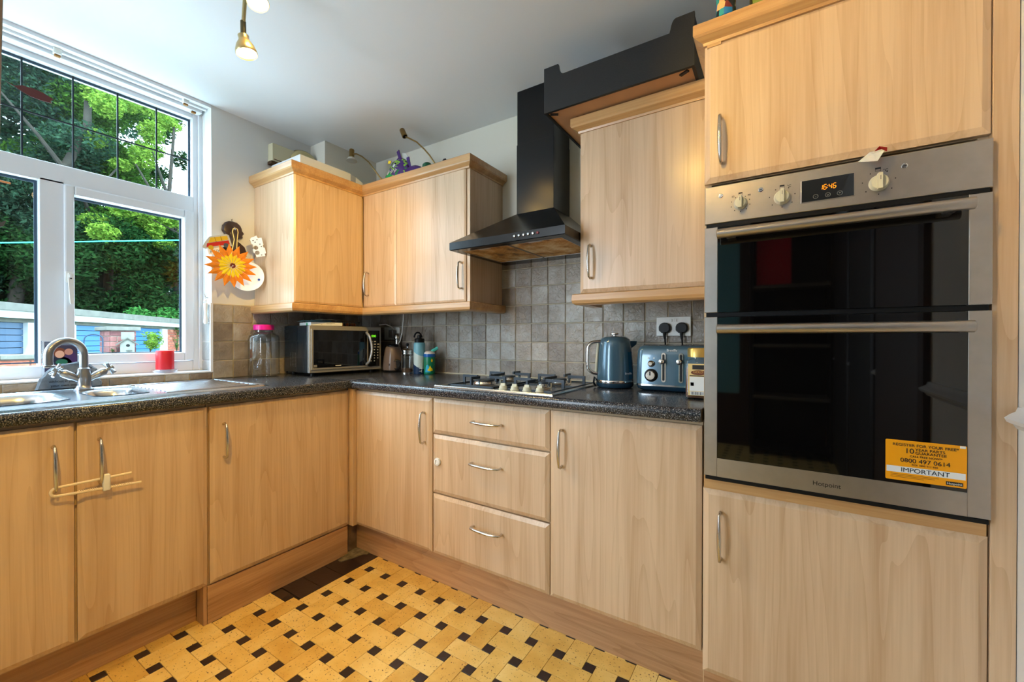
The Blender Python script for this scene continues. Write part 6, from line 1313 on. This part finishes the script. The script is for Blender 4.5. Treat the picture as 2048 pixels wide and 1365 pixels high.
tree('tree', 'sunlit yellow-green ash tree, upper right of the window', (-11.8, 2.9, GZ), ([(-11.8, 2.9, GZ), (-11.8, 2.9, 3), (-11.7, 2.7, 5), (-11.6, 2.8, 7)], [.07, .06, .05, .03]),
     [([(-11.8, 2.9, 4.2), (-11.3, 2.3, 4.8), (-11.0, 1.8, 5.5)], .06), ([(-11.8, 2.8, 4.4), (-11.2, 3.3, 4.9), (-10.9, 3.7, 5.1)], .06), ([(-11.7, 2.7, 5), (-11.2, 2.2, 6.0)], .05)],
     cl_(15, (-12.0, -10.8), (1.2, 4.0), (4.0, 7.4), (.20, .42)) + cl_(9, (-11.8, -10.8), (1.0, 3.4), (3.4, 4.7), (.18, .34)) + cl_(14, (-12.0, -11.0), (1.0, 4.4), (4.2, 7.4), (.14, .26)), 19000, .05, LBR, 3)
tree('tree', 'dark twiggy tree against the sky at the window right', (-15.0, 5.6, GZ), ([(-15, 5.6, GZ), (-15, 5.5, 4), (-14.8, 5.3, 8)], [.10, .07, .03]),
     [([(-15, 5.5, 4.4), (-14.5, 4.8, 5.4), (-14.2, 4.5, 6.6)], .09), ([(-15, 5.4, 5), (-14.4, 5.9, 6.4)], .08), ([(-14.9, 5.4, 4.2), (-14.4, 4.6, 4.4), (-14.1, 4.2, 5.0)], .07)],
     cl_(46, (-15.6, -14.0), (3.2, 8.5), (3.6, 9.6), (.22, .55)), 26000, .06, LDK, 4)
wd = thing('woodland', 'dense blue-green woodland filling the distance beyond the garages', 'woodland', (-17, -2, GZ))
leaves('foliage', *zip(*(cl_(95, (-18.5, -16.5), (-9, 3.4), (2.0, 12.0), (.9, 1.4)) + cl_(12, (-18, -16.5), (3.2, 7.5), (1.5, 4.2), (.6, 1.0)))), 70000, .12, LBL, wd, seed=15)
bm = B()
for i in range(10): tube(bm, [(-18.6, -8.5 + i * 1.3, GZ), (-18.5, -8.4 + i * 1.3, 8)], [.25, .1], 7)
mesh_obj('trunks', bm, BARK, wd, kind='stuff')
hb = thing('hedge_bank', 'deep shaded bank of shrubs behind the garages', 'hedge', (-12.5, 1.5, GZ))
leaves('foliage', *zip(*(cl_(130, (-13.2, -11.3), (-6, 9), (.6, 3.7), (.55, .9)) + cl_(40, (-12.6, -11.2), (.6, 5.6), (1.6, 4.0), (.45, .75)))), 190000, .058, LDK, hb, seed=5)
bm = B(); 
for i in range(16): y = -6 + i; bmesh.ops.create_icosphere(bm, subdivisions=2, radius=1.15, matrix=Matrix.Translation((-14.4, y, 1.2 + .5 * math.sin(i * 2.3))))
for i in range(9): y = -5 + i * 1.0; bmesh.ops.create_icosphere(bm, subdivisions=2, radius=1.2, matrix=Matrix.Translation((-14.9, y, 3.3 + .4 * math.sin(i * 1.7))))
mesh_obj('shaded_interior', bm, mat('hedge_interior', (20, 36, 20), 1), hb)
cf = thing('conifer_shrub', 'feathery bright green conifer shrub above the garage roof, right', 'shrub', (-9.8, 3.4, GZ))
leaves('foliage', [(-10.4, 2.75, 1.6), (-10.3, 3.0, 1.9), (-10.4, 3.3, 2.05), (-10.4, 3.7, 2.1), (-10.6, 2.3, 1.5), (-10.3, 4.1, 2.1), (-10.5, 1.7, 1.45)], [(.35, .35, .45)] * 7, 9000, .05, LCN, cf, seed=6)
bm = B(); tube(bm, [(-10.4, 3.1, GZ), (-10.4, 3.1, 1.5)], .05, 8); mesh_obj('stem', bm, BARK, cf)
by = thing('sunlit_branch', 'spray of sunlit yellow-green leaves low on the window right', 'branch', (-9.2, 3.0, GZ))
leaves('foliage', [(-9.2, 2.65, 3.2), (-9.2, 2.85, 2.9), (-9.1, 2.55, 3.5), (-9.3, 2.3, 3.75), (-9.2, 3.0, 2.6), (-9.2, 1.9, 3.85), (-9.3, 1.5, 3.95), (-9.3, 1.1, 3.9)], [(.22, .24, .16)] * 8, 3600, .05, LBR, by, seed=8)
bm = B(); tube(bm, [(-9.3, 3.6, GZ), (-9.25, 3.4, 2.0), (-9.2, 2.9, 2.8), (-9.2, 2.5, 3.4), (-9.3, 1.4, 3.9)], [.06, .05, .03, .02, .01], 7); mesh_obj('stem', bm, BARK, by)
def shrub(name, label, base, n, h, spread, size, m, seed, strap=False):
    t = thing(name, label, 'shrub', base); r = random.Random(seed); b = B(); cs_ = []
    for i in range(9):
        a = r.uniform(0, 2 * PI); e_1 = Vector(base) + Vector((math.cos(a) * spread * r.random(), math.sin(a) * spread * r.random(), h * r.uniform(.5, 1))); tube(b, [base, tuple((Vector(base) + e_1) / 2 + Vector((0, 0, .02))), tuple(e_1)], .003, 5); cs_.append(tuple(e_1))
    mesh_obj('stems', b, BARK, t); leaves('foliage', cs_ + [tuple((Vector(c) + Vector(base)) / 2) for c in cs_], [(spread * .35, spread * .35, h * .18)] * 18, n, size, m, t, seed=seed, flat_=.5 if not strap else .2)
shrub('garden_shrub', 'lime-green leafy shrub in front of the blue garage door', (-4.0, -.02, .9655), 700, .22, .15, .022, LBR, 31)
shrub('garden_shrub', 'small green plant by the garage brickwork, right edge of the window', (-4.0, .25, .9655), 130, .16, .05, .022, LMD, 32, True)
shrub('garden_shrub', 'tiny green weed at the left foot of the bird house', (-3.93, -.38, .9655), 50, .05, .03, .009, LMD, 33)

# lettering becomes plain meshes
dg = bpy.context.evaluated_depsgraph_get()
for o in [o for o in bpy.data.objects if o.type == 'FONT']:
    me = bpy.data.meshes.new_from_object(o.evaluated_get(dg)); n = bpy.data.objects.new('tmp', me); C.objects.link(n); n.parent = o.parent; n.matrix_basis = o.matrix_basis.copy()
    nm = o.name; bpy.data.objects.remove(o); n.name = nm; me.name = 'lettering'; n['kind'] = 'stuff'
